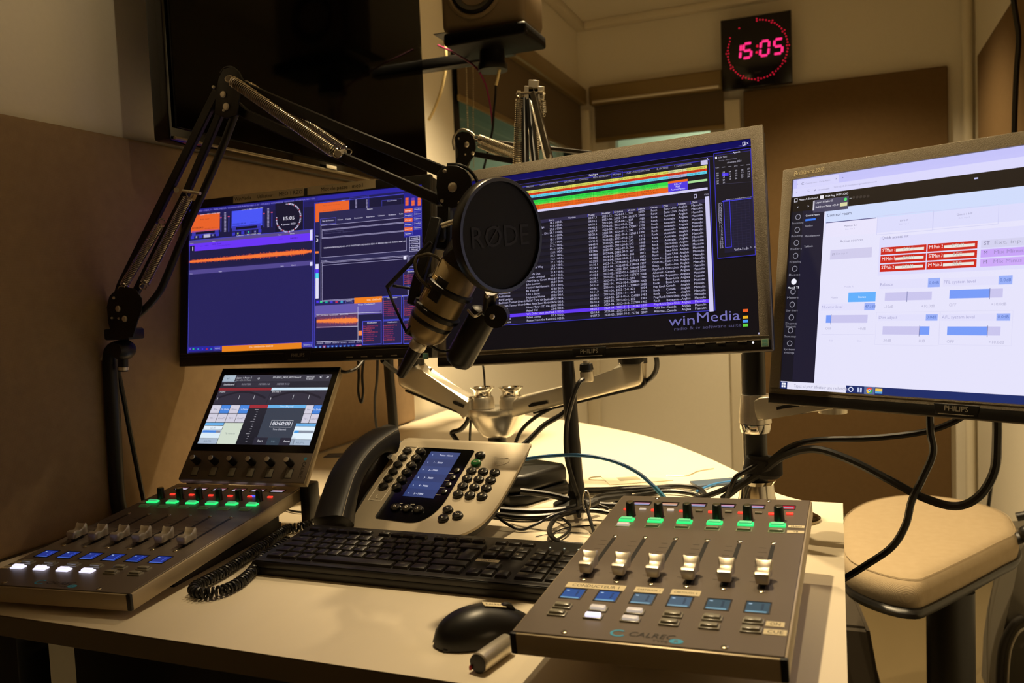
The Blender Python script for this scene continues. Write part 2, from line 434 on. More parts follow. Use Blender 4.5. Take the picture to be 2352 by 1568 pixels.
# rooms beyond the glass
struct(MB().box((-2.7, 2.0, .0), (-2.65, 5.6, 2.6)).box((-2.7, 1.9, 0), (XL-.1, 1.95, 2.6)), 'wall_next_room_side', M_next, smooth=False)
struct(MB().box((-2.65, 5.6, 0), (1.2, 5.65, 2.6)).box((1.2, YB+.1, 0), (1.25, 5.65, 2.6)), 'wall_next_room_rear', M_next, smooth=False)
def window(name, M, w_, h_):
    """M: origin at lower left of the opening, x along the wall, y up, z into the room"""
    o = tag(thing(name, None, None, M), kind='structure')
    MB().ring((0, 0, w_, h_), (.035, .04, w_-.035, h_-.03), -.05, .006, .003).build('window_frame', M_trim if name == 'window_2' else M_blackm, o, local=True)
    MB().box((.035, .04, -.03), (w_-.035, h_-.03, -.025)).build('window_pane', M_glass, o, local=True, smooth=False)
    return o
window('window_1', Matrix(((0, 0, 1, XL), (1, 0, 0, W1[0]), (0, 1, 0, W1[2]), (0, 0, 0, 1))), W1[1]-W1[0], W1[3]-W1[2])
window('window_2', Matrix(((1, 0, 0, W2[0]), (0, 0, -1, YB), (0, 1, 0, W2[2]), (0, 0, 0, 1))), W2[1]-W2[0], W2[3]-W2[2])

def roller_blind(label, lo, hi, drop, ax):
    """cassette box lo..hi; cloth hangs down to z=drop; ax: axis across the window"""
    t = thing('roller_blind', label, 'blind', Vector(((lo[0]+hi[0])/2, (lo[1]+hi[1])/2, drop)))
    MB().box(lo, hi, .012, 3).build('cassette', M_cass, t)
    c = ((lo[0]+hi[0])/2, (lo[1]+hi[1])/2)
    if ax == 'y':
        MB().box((c[0]-.002, lo[1]+.02, drop), (c[0], hi[1]-.02, lo[2]+.01)).build('blind_cloth', M_blind, t)
        MB().box((c[0]-.007, lo[1]+.02, drop-.022), (c[0]+.005, hi[1]-.02, drop), .004).build('bottom_bar', M_cass, t)
    else:
        MB().box((lo[0]+.02, c[1]-.001, drop), (hi[0]-.002, c[1]+.001, lo[2]+.01)).build('blind_cloth', M_blind, t)
        MB().box((lo[0]+.02, c[1]-.006, drop-.022), (hi[0]-.002, c[1]+.006, drop), .004).build('bottom_bar', M_cass, t)
    MB().cyl((hi[0]-.02 if ax == 'x' else c[0]+.02, hi[1]-.02 if ax == 'y' else lo[1]-.002, lo[2]+.012), (lo[0]+.02 if ax == 'x' else c[0]+.02, lo[1]+.02 if ax == 'y' else lo[1]-.002, lo[2]+.012), .007).build('chrome_rail', M_alub, t)
    return t
bl = roller_blind('brown roller blind half down over the window on the left wall', (XL+.002, 2.46, 1.235+DZ), (XL+.06, 3.90, 1.315+DZ), at(1182, 278, X=XL+.03).z, 'y')
# bead chain of that blind
ch = MB()
for px0, px1 in ((1070, 1078), (1086, 1088)):
    for i in range(46):
        py = 150+i*5.2; p = at(px0+(px1-px0)*i/46, py, X=XL+.05)
        ch.lathe([(.0001, -.0032), (.0032, 0), (.0001, .0032)], 6, Matrix.Translation(p))
ch.build('bead_chain', M_scr, bl, kind='stuff')
roller_blind('brown roller blind with chromed rail on the back wall left of the clock', (-1.095, YB-.07, 1.235+DZ), (at(1661, 200, Y=YB-.07).x, YB-.004, 1.325+DZ), at(1500, 303, Y=YB-.04).z, 'x')

# ------------------------------------------------------------------ acoustic panels
def acoustic(label, lo, hi, m):
    return tag(MB().box(lo, hi, .008, 3).build('acoustic_panel', m), label, 'panel', None)
pz0, pz1 = .001, .655
acoustic('wide tan cloth acoustic panel on the left wall below the black television', (XL+.001, -.6, pz0+DZ), (XL+.021, 2.105, pz1+DZ), M_pan)
pa = at(1707, 209, Y=YB-.03); pb = at(2177, 156, Y=YB-.03)
acoustic('large brown acoustic panel on the back wall below the clock', (pa.x, YB-.042, .10), (pb.x, YB-.001, pa.z), M_pan2)
pc = at(2251, 125, X=XR-.03)
acoustic('brown acoustic panel high on the right wall beside the hanging cable', (XR-.04, pc.y-1.5, .9), (XR-.001, pc.y, pc.z), M_pan2)

# ================================================================== desk
desk = thing('desk', 'cream laminate studio desk with a rounded rear extension', 'desk', Vector((-.5, 1.2, 0)))
arc = crom([Vector(p+(0,)) for p in ((-.055, 1.411), (-.105, 1.46), (-.169, 1.583), (-.285, 1.771), (-.414, 1.934), (-.56, 2.06), (-.74, 2.18), (-.95, 2.27), (-1.138, 2.31))], 5)
poly = [(-1.138, .675), (.003, .675), (.003, 1.411)] + [(p.x, p.y) for p in arc]
MB().prism(poly, DZ-.027, DZ-.0006, .0015, 1).build('desktop', M_edge, desk)
ins = [(x*1.0, y) for x, y in poly]
MB().prism(ins, DZ-.0006, DZ).build('laminate_surface', M_desk, desk, smooth=False)
for x, y in ((-1.08, .80), (-.06, .80), (-.10, 1.36), (-.62, 1.98), (-1.08, 2.1)):
    MB().box((x-.025, y-.025, 0), (x+.025, y+.025, DZ-.027), .003).build('leg', M_blackm, desk)
MB().box((-1.10, .90, .02), (-.09, .92, DZ-.115), .002).build('leg_space_shade', M_blackm, desk)  # black sheet added to stand for the shade in the leg space
MB().box((-1.0, .84, DZ-.11), (-.1, 1.2, DZ-.09), .002).build('cable_tray', M_blackm, desk)

# ================================================================== wall television
tv = thing('television', 'large black wall television with glossy dark screen on the left wall', 'television', Wp(-1.03, 1.5, .635))
y0, y1, zb, zt = 1.074, 1.985, .632, 1.19
MB().box((-1.045, y0, zb+DZ), (-1.008, y1, zt+DZ), .006).build('cabinet', M_blackg, tv)
MB().box((-1.006, y0+.008, zb+.02+DZ), (-1.0, y1-.008, zt-.008+DZ), .001).build('screen', M_tv, tv, smooth=False)
MB().cyl((-1.003, y0+.004, zb+.003+DZ), (-1.003, y1-.004, zb+.003+DZ), .0028).build('bottom_trim_strip', mat('tv_strip', '8a7f68', .35, metal=.7), tv)
MB().box((XL+.022, 1.35, .78+DZ), (-1.046, 1.70, 1.02+DZ), .004).build('wall_bracket', M_blackm, tv)
p = at(752, 379, X=-1.0); q = at(770, 383, X=-1.0)
lb = MB(); Mtv = Matrix(((0, 0, 1, -.9993), (-1, 0, 0, 0), (0, 1, 0, 0), (0, 0, 0, 1)))
MB().box((-1.0, p.y-.004, p.z-.006), (-.9992, q.y+.004, p.z+.001), .0003).build('badge', M_white, tv)

# ================================================================== speaker
spk = thing('speaker', 'dark studio loudspeaker on a bracket beside the television', 'speaker', at(1115, 75, Y=1.85))
def px_box(mb, x0, y0_, x1, y1_, Y, dep, bev):
    a_, b_ = at(x0, y1_, Y=Y), at(x1, y0_, Y=Y)
    mb.box((a_.x, Y, a_.z), (b_.x, Y+dep, b_.z), bev, 4); return a_, b_
A, B = at(1012, 58, Y=1.82), at(1205, 47, Y=1.82)
zb_ = at(1110, 62, Y=1.82).z
MB().box((A.x, 1.82, zb_), (B.x, 1.96, zb_+.24), .018, 4).build('cabinet', M_spk, spk)
wc = at(1089, -28, Y=1.819); 
def ringY(mb, c, prof, seg=40):
    mb.lathe(prof, seg, Matrix.Translation(c) @ Matrix.Rotation(math.pi/2, 4, 'X'))
m_ = MB(); ringY(m_, wc, [(.071, -.004), (.071, .004), (.065, .006), (.061, .002), (.061, -.004)]); m_.build('woofer_ring', M_spk, spk)
m_ = MB(); ringY(m_, wc, [(.059, -.003), (.059, .003), (.052, .006), (.042, .001), (.042, -.003)]); m_.build('woofer', M_rub, spk)
m_ = MB(); ringY(m_, wc, [(.040, -.003), (.040, .001), (.014, -.002), (.0, .004)]); m_.build('cone', M_spk, spk)
m_ = MB(); ringY(m_, wc+Vector((0, 0, .10)), [(.030, -.002), (.030, .004), (.010, .0), (.0, .006)]); m_.build('tweeter', M_blackp, spk)
MB().box((A.x+.010, 1.808, zb_-.034), (B.x+.006, 1.955, zb_-.003), .008, 3).build('isolation_foot', mat('foot_black', '020202', .5, spec=.1), spk)
brk = thing('speaker_bracket', 'black angled bracket and swivel holding the loudspeaker', 'bracket', at(1130, 160, Y=1.9))
c0, c1 = at(1128, 78, Y=1.9), at(1132, 163, Y=1.9)
MB().lathe([(.036, 0), (.036, .014), (.032, .02), (.030, .052), (.026, .056), (.024, (c0-c1).length)], 28, axis(c1, c0)).build('swivel', M_blackm, brk)
MB().cyl(at(1150, 92, Y=1.87), at(1168, 84, Y=1.87), .009).build('clamp_screw', mat('blue_zinc', 'a8c4e0', .2, metal=1), brk)
a_, b_ = at(1016, 160, Y=2.03), at(1120, 118, Y=2.03)
MB().box((XL+.012, 2.01, a_.z), (b_.x+.01, 2.045, b_.z), .004).build('arm', M_blackm, brk)
MB().box((XL+.001, 1.995, a_.z-.05), (XL+.012, 2.06, b_.z+.05), .003).build('wall_plate', M_blackm, brk)
MB().box((c1.x-.015, 1.90, a_.z+.005), (c1.x+.015, 2.03, b_.z-.005), .004).build('arm_link', M_blackm, brk)
a_, b_ = at(1020, 95, Y=1.9), at(1110, 78, Y=1.9)
MB().box((a_.x, 1.84, a_.z), (b_.x+.03, 1.97, b_.z), .004).build('top_plate', M_blackm, brk)
MB().cyl(at(1050, 108, Y=1.88), at(1085, 104, Y=1.88), .014).build('tilt_knob', M_blackp, brk)

# ================================================================== LED wall clock
ck = thing('wall_clock', 'square black digital clock with red light ring on the back wall', 'clock', Wp(-.32, YB, 1.2))
ca, cb_, cc = at(1654.4, 46.4, Y=3.88), at(1817, 23, Y=3.88), at(1661, 207, Y=3.88)
cw, chh = cb_.x-ca.x, ca.z-cc.z; cz = (ca.z+cb_.z)/2
Mc = Matrix(((1, 0, 0, ca.x), (0, 0, -1, 3.88), (0, 1, 0, cz-chh), (0, 0, 0, 1)))
MB(Mc).box((0, 0, -.03), (cw, chh, 0), .003).build('housing', M_blackg, ck)
MB(Mc).box((cw*.3, chh*.3, -.085), (cw*.7, chh*.7, -.03)).build('wall_mount', M_blackm, ck)
m_led = mat('red_led', '300008', .5, emit='f01038', es=1.0); m_dig = mat('magenta_led', '300010', .5, emit='ff2a78', es=1.5)
cx0, cy0, R0 = cw*.52, chh*.515, cw*.425
mb = MB(Mc)
for k in range(60):
    if 49 < k < 60 and k not in (50, 54): continue
    t = math.radians(90-6*k)
    for j in range(2 if k % 5 == 0 and k not in (50,) else 1):
        r_ = R0+(.0 if k % 5 else .006)-j*.010
        mb.lathe([(.0027, .0), (.0027, .001), (.0018, .0015)], 8, Matrix.Translation((cx0+r_*math.cos(t), cy0+r_*math.sin(t), 0)))
mb.build('led_ring', m_led, ck, kind='stuff')
SEG = {'1': 'bc', '5': 'afgcd', '0': 'abcdef'}
def segd(mb, ch_, x, y, w_, h_, t_=.009):
    sl = .10; S = dict(a=((0, h_), (w_, h_)), b=((w_, h_), (w_, h_/2)), c=((w_, h_/2), (w_, 0)), d=((0, 0), (w_, 0)), e=((0, h_/2), (0, 0)), f=((0, h_), (0, h_/2)), g=((0, h_/2), (w_, h_/2)))
    for q_ in SEG[ch_]:
        (a0, b0), (a1, b1) = S[q_]; g_ = .004
        if a0 == a1: b0, b1 = max(b0, b1)-g_, min(b0, b1)+g_
        else: a0 += g_; a1 -= g_
        hx, hy = (t_/2, 0) if a0 == a1 else (0, t_/2)
        P = [(a0-hx, b0-hy), (a1-hx, b1-hy), (a1+hx, b1+hy), (a0+hx, b0+hy)]
        mb.prism([(x+px_+sl*py_, y+py_) for px_, py_ in P], 0, .001)
dx = cw*.115; dy = chh*.20; by = chh*.42
for ch_, fx in (('1', .155), ('5', .31), ('0', .555), ('5', .745)):
    mb = MB(Mc); segd(mb, ch_, cw*fx, by, dx, dy); mb.build('digit', m_dig, ck)
mb = MB(Mc)
for f_ in (.28, .72): mb.lathe([(.005, 0), (.005, .001)], 10, Matrix.Translation((cw*.505+dy*f_*.1, by+dy*f_, 0)))
mb.build('colon', m_led, ck)
mb = MB(Mc); letters(mb, 'BODET', cw*.52, chh*.19, .006, .0006, center=True); mb.build('maker_mark', mat('grey_print', '5a5048', .5), ck)

# ================================================================== consoles
W_ = .24
S_STRIP = screen_mat('lit_strip', .2)
def console(M, L, label, variant, H_=.022):
    root = thing('fader_console', label, 'mixer', M)
    MB().box((0, 0, -H_), (W_, L, -.0012), .0022, 2).build('housing', M_consside, root, local=True)
    MB().box((.0022, .0022, -.0014), (W_-.0022, L-.0022, 0), .0006, 1).build('faceplate', M_cons, root, local=True)
    MB().box((-.0004, -.0004, -H_+.001), (.006, .004, -.001), .001).box((W_-.006, -.0004, -H_+.001), (W_+.0004, .004, -.001), .001).build('corner_trim', M_consdark, root, local=True)
    left = variant == 'L'
    dv = .007 if left else 0.0
    u0, du = .0320, .0352
    if left: u0 = .0270; du = .0358
    sk = L/.3933
    if not left: sk = 1.0
    def V(v): return (v if not left else v*1.0)
    # v positions
    v = dict(strip=.361, knob=.3165, side=.336, b1=.2975, b2=.280, top=.2435, bot=.1215, lcd=.0865, p1=.057, p2=.041, cap=.140) if not left else \
        dict(strip=.379, knob=.330, side=.348, b1=.3105, b2=.290, top=.255, bot=.128, lcd=.0975, p1=.067, p2=.052, cap=.152)
    scr = MB().lathe([(.0032, 0), (.0032, .0006), (.0024, .0012), (.0010, .0012), (.0008, .0004)], 12).mesh('screw', M_scr)
    for (x, y) in ((.050, .008), (.190, .008), (.050, L-.010), (.190, L-.010)): piece('screw', scr, root, (x, y, 0))
    knob = MB().lathe([(.0062, 0), (.0060, .0005), (.0054, .0155), (.0050, .0168), (.0044, .0172), (.0, .0172)], 20).mesh('encoder_knob', M_knob)
    ktop = MB().lathe([(.0042, .0171), (.0042, .0176), (.0, .0177)], 16).mesh('knob_cap', M_scr)
    ringb = MB().ring((-.0090, -.0048, .0090, .0048), (-.0076, -.0034, .0076, .0034), 0, .0022, .0006).mesh('button_surround', M_lit_g)
    capb = MB().box((-.0072, -.0031, 0), (.0072, .0031, .0042), .0010).mesh('button', M_lit_gc)
    small = MB().box((-.0042, -.0022, 0), (.0042, .0022, .0022), .0006).mesh('small_button', M_btn)
    slot = MB().box((-.0022, 0, .00005), (.0022, v['top']-v['bot']-.010, .0002)).mesh('fader_slot', M_consdark)
    secs = [(-.0125, .0052, .0085), (-.0118, .0068, .0118), (-.0095, .0074, .0130), (-.0055, .0074, .0128), (-.0020, .0066, .0112), (.0020, .0064, .0112), (.0055, .0070, .0135), (.0090, .0084, .0178), (.0108, .0086, .0182), (.0118, .0080, .0165), (.0110, .0060, .0040)]
    cm = MB(); V_ = []
    for y_, w_, h_ in secs: V_ += [(-w_*.82, y_, .002), (w_*.82, y_, .002), (w_, y_, h_-.0022), (w_*.86, y_, h_-.0004), (w_*.45, y_, h_-.0002-(.0012 if y_ > 0 else 0)), (-w_*.45, y_, h_-.0002-(.0012 if y_ > 0 else 0)), (-w_*.86, y_, h_-.0004), (-w_, y_, h_-.0022)]
    n_ = len(secs); F_ = [tuple(range(8)), tuple(reversed(range((n_-1)*8, n_*8)))]
    for j in range(n_-1):
        for k in range(8): F_.append((j*8+k, j*8+8+k, j*8+8+(k+1) % 8, j*8+(k+1) % 8))
    cm._add(V_, F_); capm = cm.mesh('fader_cap', M_cap, 50)
    stem = MB().box((-.0035, -.008, -.001), (.0035, .008, .003)).mesh('fader_stem', M_consdark)
    ticks = MB()
    for i in range(8):
        yy = v['bot']+.020+i*.0125
        ticks.box((-.0135, yy, .00004), (-.0065 if i % 2 else -.0045, yy+.0004, .00012))
    tick = ticks.mesh('scale_marks', M_print)
    lcdr = MB().ring((-.0115, -.0120, .0115, .0120), (-.0102, -.0107, .0102, .0107), 0, .0006, .0002).mesh('display_frame', M_consdark)
    strr = MB().ring((-.0120, -.0075, .0120, .0075), (-.0108, -.0062, .0108, .0062), 0, .0006, .0002).mesh('strip_frame', M_consdark)
    for k in range(6):
        u = u0+du*k
        # name strip
        piece('strip_frame', strr, root, (u+.003, v['strip'], 0))
        ui = UI(M); ui.lr(u-.0078, v['strip']-.0062, u+.0138, v['strip']+.0062, '3a1418' if not left else '30202a', 1)
        if left:
            ui.lr(u-.0074, v['strip']-.0058, u+.0132, v['strip']+.0010, 'b8b0c8', 2); ui.lr(u-.0074, v['strip']+.0018, u+.0132, v['strip']+.0054, '6a3040', 2)
        elif k == 5:
            ui.lr(u-.0076, v['strip']-.006, u+.0136, v['strip']+.006, 'd01c38', 2); ui.lr(u-.0066, v['strip']-.0034, u+.0124, v['strip']+.0014, 'a090a8', 3)
        else:
            ui.lr(u-.0074, v['strip']-.0010, u+.0132, v['strip']+.0030, 'c890b0' if k != 1 else 'd8a080', 2); ui.lr(u-.0074, v['strip']-.0052, u+.0132, v['strip']-.0014, '8c98c0' if k != 1 else 'b8b0b8', 2)
        ui.build('name_strip', S_STRIP, root)
        kn = piece('encoder_knob', knob, root, (u, v['knob'], 0)); piece('knob_cap', ktop, kn)
        piece('side_button', small, root, (u-.0098, v['side']-.0015, 0), M_lit_r if not left else M_btn, 'red lit side button' if not left else None)
        if left: piece('side_button', small, root, (u+.0085, v['side']-.0015, 0), M_lit_r, 'red lit side button')
        else: piece('side_button', small, root, (u+.0098, v['side']+.001, 0), M_lit_w2 if k in (0, 1) else M_btn if k < 5 else M_lit_r)
        if left and k == 5: piece('side_button', small, root, (u-.0235, v['side']+.0005, 0), M_lit_b, 'blue lit side button')
        b = piece('lit_button', capb, root, (u-.0005, v['b1'], .0), M_lit_gc, 'green lit button'); piece('button_surround', ringb, b, (0, 0, 0))
        b = piece('lower_button', capb, root, (u-.0003, v['b2'], -.001), (M_lit_w2 if (k == 0 and not left) else M_btng)); piece('button_surround', ringb, b, (0, 0, -.0006), M_btng)
        piece('fader_slot', slot, root, (u, v['bot']+.005, 0))
        piece('scale_marks', tick, root, (u, 0, 0))
        piece('screw', scr, root, (u, v['top'], 0)); piece('screw', scr, root, (u, v['bot']-.001, 0))
        fc = piece('fader_cap', capm, root, (u, v['cap'], .0022)); piece('fader_stem', stem, fc)
        # small display
        piece('display_frame', lcdr, root, (u, v['lcd'], 0))
        c1, c2 = ('30528e', '74a4c4') if k < 2 else ('4c6070', '7ea4b4')
        if left: c1, c2 = '1c3084', '4060b8'
        elif k >= 4: c1, c2 = '40545c', '7aa4b4'
        ui = UI(M); q = v['lcd']
        ui.lr(u-.0102, q-.0107, u+.0102, q+.0107, c1, 1); ui.lr(u-.0098, q-.0104, u+.0085, q-.0074, c2, 2)
        ui.lr(u-.0085, q+.006, u-.0055, q+.0075, 'b8d4e8', 2)
        for j in range(4): ui.lr(u+.003, q-.004+j*.0032, u+.0052, q-.0022+j*.0032, '2c3440' if not left else '3858d0', 2)
        ui.build('channel_display', S_STRIP, root)
        m1, m2 = M_btn, M_btn
        if not left and k in (1,): m1, m2 = M_lit_w2, M_lit_w
        if not left and k == 2: m2 = M_lit_w2; m1 = M_lit_w2
        if left and k < 4: m2 = M_lit_w
        b = piece('on_button', capb, root, (u-.0005, v['p1'], .0), m1); piece('button_surround', ringb, b, (0, 0, -.0004), M_btn)
        b = piece('cue_button', capb, root, (u-.0005, v['p2'], .0), m2); piece('button_surround', ringb, b, (0, 0, -.0004), M_lit_w if (left and k < 4) else M_btn)
    # printed mark
    vy = .0125
    mb = MB(); letters(mb, 'CALREC', .106, vy, .0078, .0003, w=.040, bold=True, slant=.2); letters(mb, 'TYPE', .129, vy-.0062, .0032, .0003, w=.014)
    mb.build('printed_name', M_print, root, local=True)
    mb = MB(); cx_, cy_ = .0975, vy+.003
    for i in range(20):
        a0, a1 = math.radians(50+i*14), math.radians(50+(i+1)*14)
        mb.quad([(cx_+.0062*1.2*math.cos(a0), cy_+.0062*math.sin(a0), .0003), (cx_+.0062*1.2*math.cos(a1), cy_+.0062*math.sin(a1), .0003), (cx_+.0042*1.2*math.cos(a1), cy_+.0042*math.sin(a1), .0003), (cx_+.0042*1.2*math.cos(a0), cy_+.0042*math.sin(a0), .0003)])
    mb.quad([(.1495+.0062*math.cos(t*math.pi/8), vy-.0022+.0042*math.sin(t*math.pi/8), .0003) for t in range(16)])
    mb.build('printed_logo', M_blue, root, local=True)
    mb = MB(); letters(mb, 'R', .1495, vy-.0048, .005, .00035, center=True, bold=True); mb.build('badge_letter', M_cons, root, local=True)
    return root, v, u0, du, scr
MR = frame(-.2812, .676, .0546, -.0244, .074, .0333)
cr, v, u0, du, scr = console(MR, .3933, 'right-hand fader console with taped labels reading CONDUCTEUR 1, ON and CUE', 'R')
def tape(root, x0, y0, x1, y1, txt, h, name='tape_label', z=.0003):
    o = MB().box((x0, y0, 0), (x1, y1, z)).build(name, M_tape, root, local=True, smooth=False)
    mb = MB(); letters(mb, txt, (x0+x1)/2, (y0+y1)/2-h/2, h, z+.0001, center=True, w=min((x1-x0)*.8, h*.75*len(txt)))
    mb.build('lettering', M_print, o); return o
MBtmp = None
def tape_(root, M, x0, y0, x1, y1, txt, h): 
    o = MB().box((x0, y0, .0001), (x1, y1, .0004)).build('tape_label', M_tape, root, local=True, smooth=False)
    mb = MB(); letters(mb, txt, (x0+x1)/2, (y0+y1)/2-h/2, h, .0005, center=True, w=min((x1-x0)*.8, h*.8*len(txt))); mb.build('lettering', M_print, o, local=True)
tape_(cr, MR, .0190, .1000, .0800, .1118, 'CONDUCTEUR 1', .0058)
tape_(cr, MR, .0895, .1000, .1175, .1118, 'CARTOUCH. 1', .0036)
tape_(cr, MR, .1255, .1000, .1535, .1118, 'CARTOUCH. 2', .0036)
tape_(cr, MR, .2180, .0520, .2335, .0610, 'ON', .0055)
tape_(cr, MR, .2175, .0370, .2365, .0465, 'CUE', .0055)
tape_(cr, MR, .2190, .2930, .2365, .3005, 'MAIN', .0036)
tape_(cr, MR, .2190, .2765, .2370, .2840, 'TB', .0036)
# riser under the right console
mb = MB(); mb.box((-.25, .79, DZ), (-.07, 1.02, DZ+.033), .002); mb.build('stand', M_consdark, cr)
for k, (x_, y_) in enumerate(((-.235, .83), (-.09, .83))):
    MB().cyl((x_, y_, DZ), (x_, y_, DZ+.042), .008).build('rubber_foot', M_rub, cr)
ML = frame(-1.01, .684, .0290, .109, .073, 0)
cl, v2, _, _, _ = console(ML, .407, 'left-hand fader console with four white lit buttons, below the touch screen', 'L')
mb = MB(Matrix(((ML[0][0], -math.sin(.109), 0, ML[0][3]), (math.sin(.109), math.cos(.109), 0, ML[1][3]), (0, 0, 1, DZ), (0, 0, 0, 1))))
mb.prism([(.02, .10), (.222, .10), (.222, .36), (.02, .36)], 0, .012); mb.build('stand', M_consdark, cl)
mb = MB(Matrix(((ML[0][0], -math.sin(.109), 0, ML[0][3]), (math.sin(.109), math.cos(.109), 0, ML[1][3]), (0, 0, 1, DZ), (0, 0, 0, 1))))
mb.box((.02, .25, .01), (.222, .355, .026)); mb.build('stand', M_consdark, cl)
tape_(cl, ML, .0000+.003, .062, .0145, .071, 'ON', .004); tape_(cl, ML, .003, .047, .0145, .056, 'CUE', .004); tape_(cl, ML, .003, .305, .0135, .314, 'MAIN', .003)

# ================================================================== touch screen
MT = frame(-1.028, 1.06, .072, .074, .901, 0)
ts = thing('touch_screen', 'tilted touch screen showing timer 00:00:00 above the left console', 'monitor', MT)
TH = .221
MB().box((0, 0, -.014), (W_, TH, -.0012), .002).build('housing', M_consside, ts, local=True)
MB().box((.0015, .0545, -.0015), (W_-.0015, TH-.0015, 0), .0005).build('glass', M_blackg, ts, local=True)
MB().box((.0015, .0015, -.0015), (W_-.0015, .0535, .0002), .0005).build('control_strip', M_cons, ts, local=True)
kn = MB().lathe([(.0060, 0), (.0056, .014), (.0050, .017), (.0, .0172)], 16).mesh('rotary_knob', M_blackp)
kt = MB().lathe([(.0046, .0171), (.0042, .0180), (.0, .0182)], 14).mesh('knob_cap', M_alub)
bt = MB().box((-.0058, -.0075, 0), (.0058, .0075, .0016), .0008).mesh('push_button', M_btn)
br_ = MB().ring((-.0066, -.0083, .0066, .0083), (-.0056, -.0073, .0056, .0073), 0, .0006, .0002).mesh('button_frame', M_print)
for k in range(6):
    u = .0265+.0358*k
    o = piece('rotary_knob', kn, ts, (u, .0335, 0)); piece('knob_cap', kt, o)
    b = piece('push_button', bt, ts, (.0285+.0357*k, .0165, 0)); piece('button_frame', br_, b)
mb = MB(); letters(mb, 'CALREC', .2262, .0385, .0055, .0004, w=.030, rot=-math.pi/2, bold=True); mb.build('printed_name', M_print, ts, local=True)
mb = MB(); mb.quad([(.2285+.0028*math.cos(t*math.pi/6), .0435+.0028*math.sin(t*math.pi/6), .0004) for t in range(12)]); mb.build('printed_logo', M_blue, ts, local=True)
# hinge foot
hb = at(703, 1125, Y=1.11)
MB().box((hb.x-.006, 1.10, DZ), (hb.x+.012, 1.13, hb.z+.012), .003).build('support_leg', M_blackp, ts); MB().box((hb.x-.24, 1.10, DZ), (hb.x-.222, 1.13, hb.z+.005), .003).build('support_leg', M_blackp, ts)
U = UI(MT); U.src(400, 820, 4.126)
su0, sv0, su1, sv1 = .0110, .0672, .2282, .2048
U.lr(su0, sv0, su1, sv1, '2e2c36', 0)
X = lambda f: su0+(su1-su0)*f
Y = lambda f: sv1-(sv1-sv0)*f
def R(x0, y0, x1, y1, c, l=1): U.lr(X(x0), Y(y1), X(x1), Y(y0), c, l)
def T(x, y, h, s, c, w=None, center=False, bold=False): U.lt(X(x), Y(y), h, s, c, w, 6, bold, center)
R(0, 0, 1, .10, '3a3844'); R(0, 0, .115, .095, 'cde0f0'); T(.035, .068, .004, 'V', '607080', .006, bold=True)
T(.13, .055, .0034, 'Layer 1 Fader 5', 'd8d8e0'); T(.13, .09, .003, 'Src - Ch 01 Telos', 'b8b8c0'); T(.47, .055, .0034, 'STUDIO_MEO_RZO board', 'e0e0e8')
T(.78, .05, .003, '06/01/25', 'e8e8f0'); T(.78, .08, .003, '15:05:07', 'e8e8f0'); T(.895, .07, .007, '<', 'f0f0f8', bold=True); T(.955, .07, .007, '>', 'f0f0f8', bold=True); T(.33, .07, .006, 'o', 'd0d0d8', bold=True)
R(0, .095, .15, .19, '2c2a34'); R(.15, .11, .64, .185, '35323e'); R(0, .098, .14, .105, 'a0b0c8', 2)
T(.03, .155, .0034, 'Dashboard', 'e8e8f0'); T(.20, .155, .0034, 'ROUTER', '9a98a4'); T(.36, .155, .0034, 'METER 1-8', '9a98a4'); T(.53, .155, .0034, 'METER 9-12', '9a98a4')
R(0, .195, .495, .235, '8c2c34', 2); R(.495, .195, 1, .235, 'cfe6f6', 2); T(.02, .265, .0032, 'PGM1', 'e0e0e8'); T(.51, .265, .0032, 'Ext. inp 1', 'e0e0e8')
R(0, .235, .493, .44, '35313e'); R(.497, .235, 1, .44, '35313e')
for bx_ in (.0, .497):
    for i in range(24):
        f0, f1 = i/24, (i+1)/24; yy = lambda f: .36-.09*math.sin(math.pi*f); 
        U.poly([(X(bx_+.02+.45*f0), Y(yy(f0))), (X(bx_+.02+.45*f1), Y(yy(f1))), (X(bx_+.02+.45*f1), Y(yy(f1)-.03)), (X(bx_+.02+.45*f0), Y(yy(f0)-.03))], '28242f', 2)
    for f in (.02, .22, .36): R(bx_+f, .33+.01, bx_+f+.005, .375, 'c8c8d0', 4) if f == .02 else R(bx_+f, .30, bx_+f+.004, .365, 'c0c0c8', 4)
def cell(x0, y0, x1, y1, c, s='', tc='70708a'):
    R(x0+.002, y0+.004, x1-.002, y1-.004, c, 3)
    if s: T((x0+x1)/2, (y0+y1)/2+.015, .0032, s, tc, center=True)
g, bl_ = 'd2cede', '4a86dc'
for i, (c, s) in enumerate(((g, 'Pre'), (bl_, 'Oc Delta'), (g, 'Mono'), (bl_, 'L1 Delta'))): cell(.088*i, .445, .088*(i+1), .57, c, s, '70708a' if c == g else 'e0ecff')
for i, s in enumerate(('TB 1', 'CondT', 'TB 1', 'CondT')): cell(.088*i, .57, .088*(i+1), .70, g, s)
cell(0, .70, .176, .745, '6cb0e8', ''); cell(0, .745, .176, .80, 'e4f0fa', 'LS M', ); R(.005, .81, .13, .845, '4a86dc', 3); R(.13, .81, .172, .845, '888898', 3); R(0, .80, .176, .92, 'dcecf8', 2); cell(0, .92, .176, 1, 'a8b8cc', 'AFL/PFL', '607088')
cell(.176, .70, .352, 1, 'd2dccc', 'TB reverse', '8a9490')
R(.352, .445, .52, .49, 'a0303a', 3)
for i in range(14): R(.43 if i % 5 else .41, .51+i*.034, .445, .514+i*.034, 'c8c4d0', 3)
R(.52, .445, .86, .49, '6ab0e6', 3); T(.69, .478, .003, 'Time (Elapsed)', 'e0f0ff', center=True); R(.52, .49, .86, 1, '3c4250', 2)
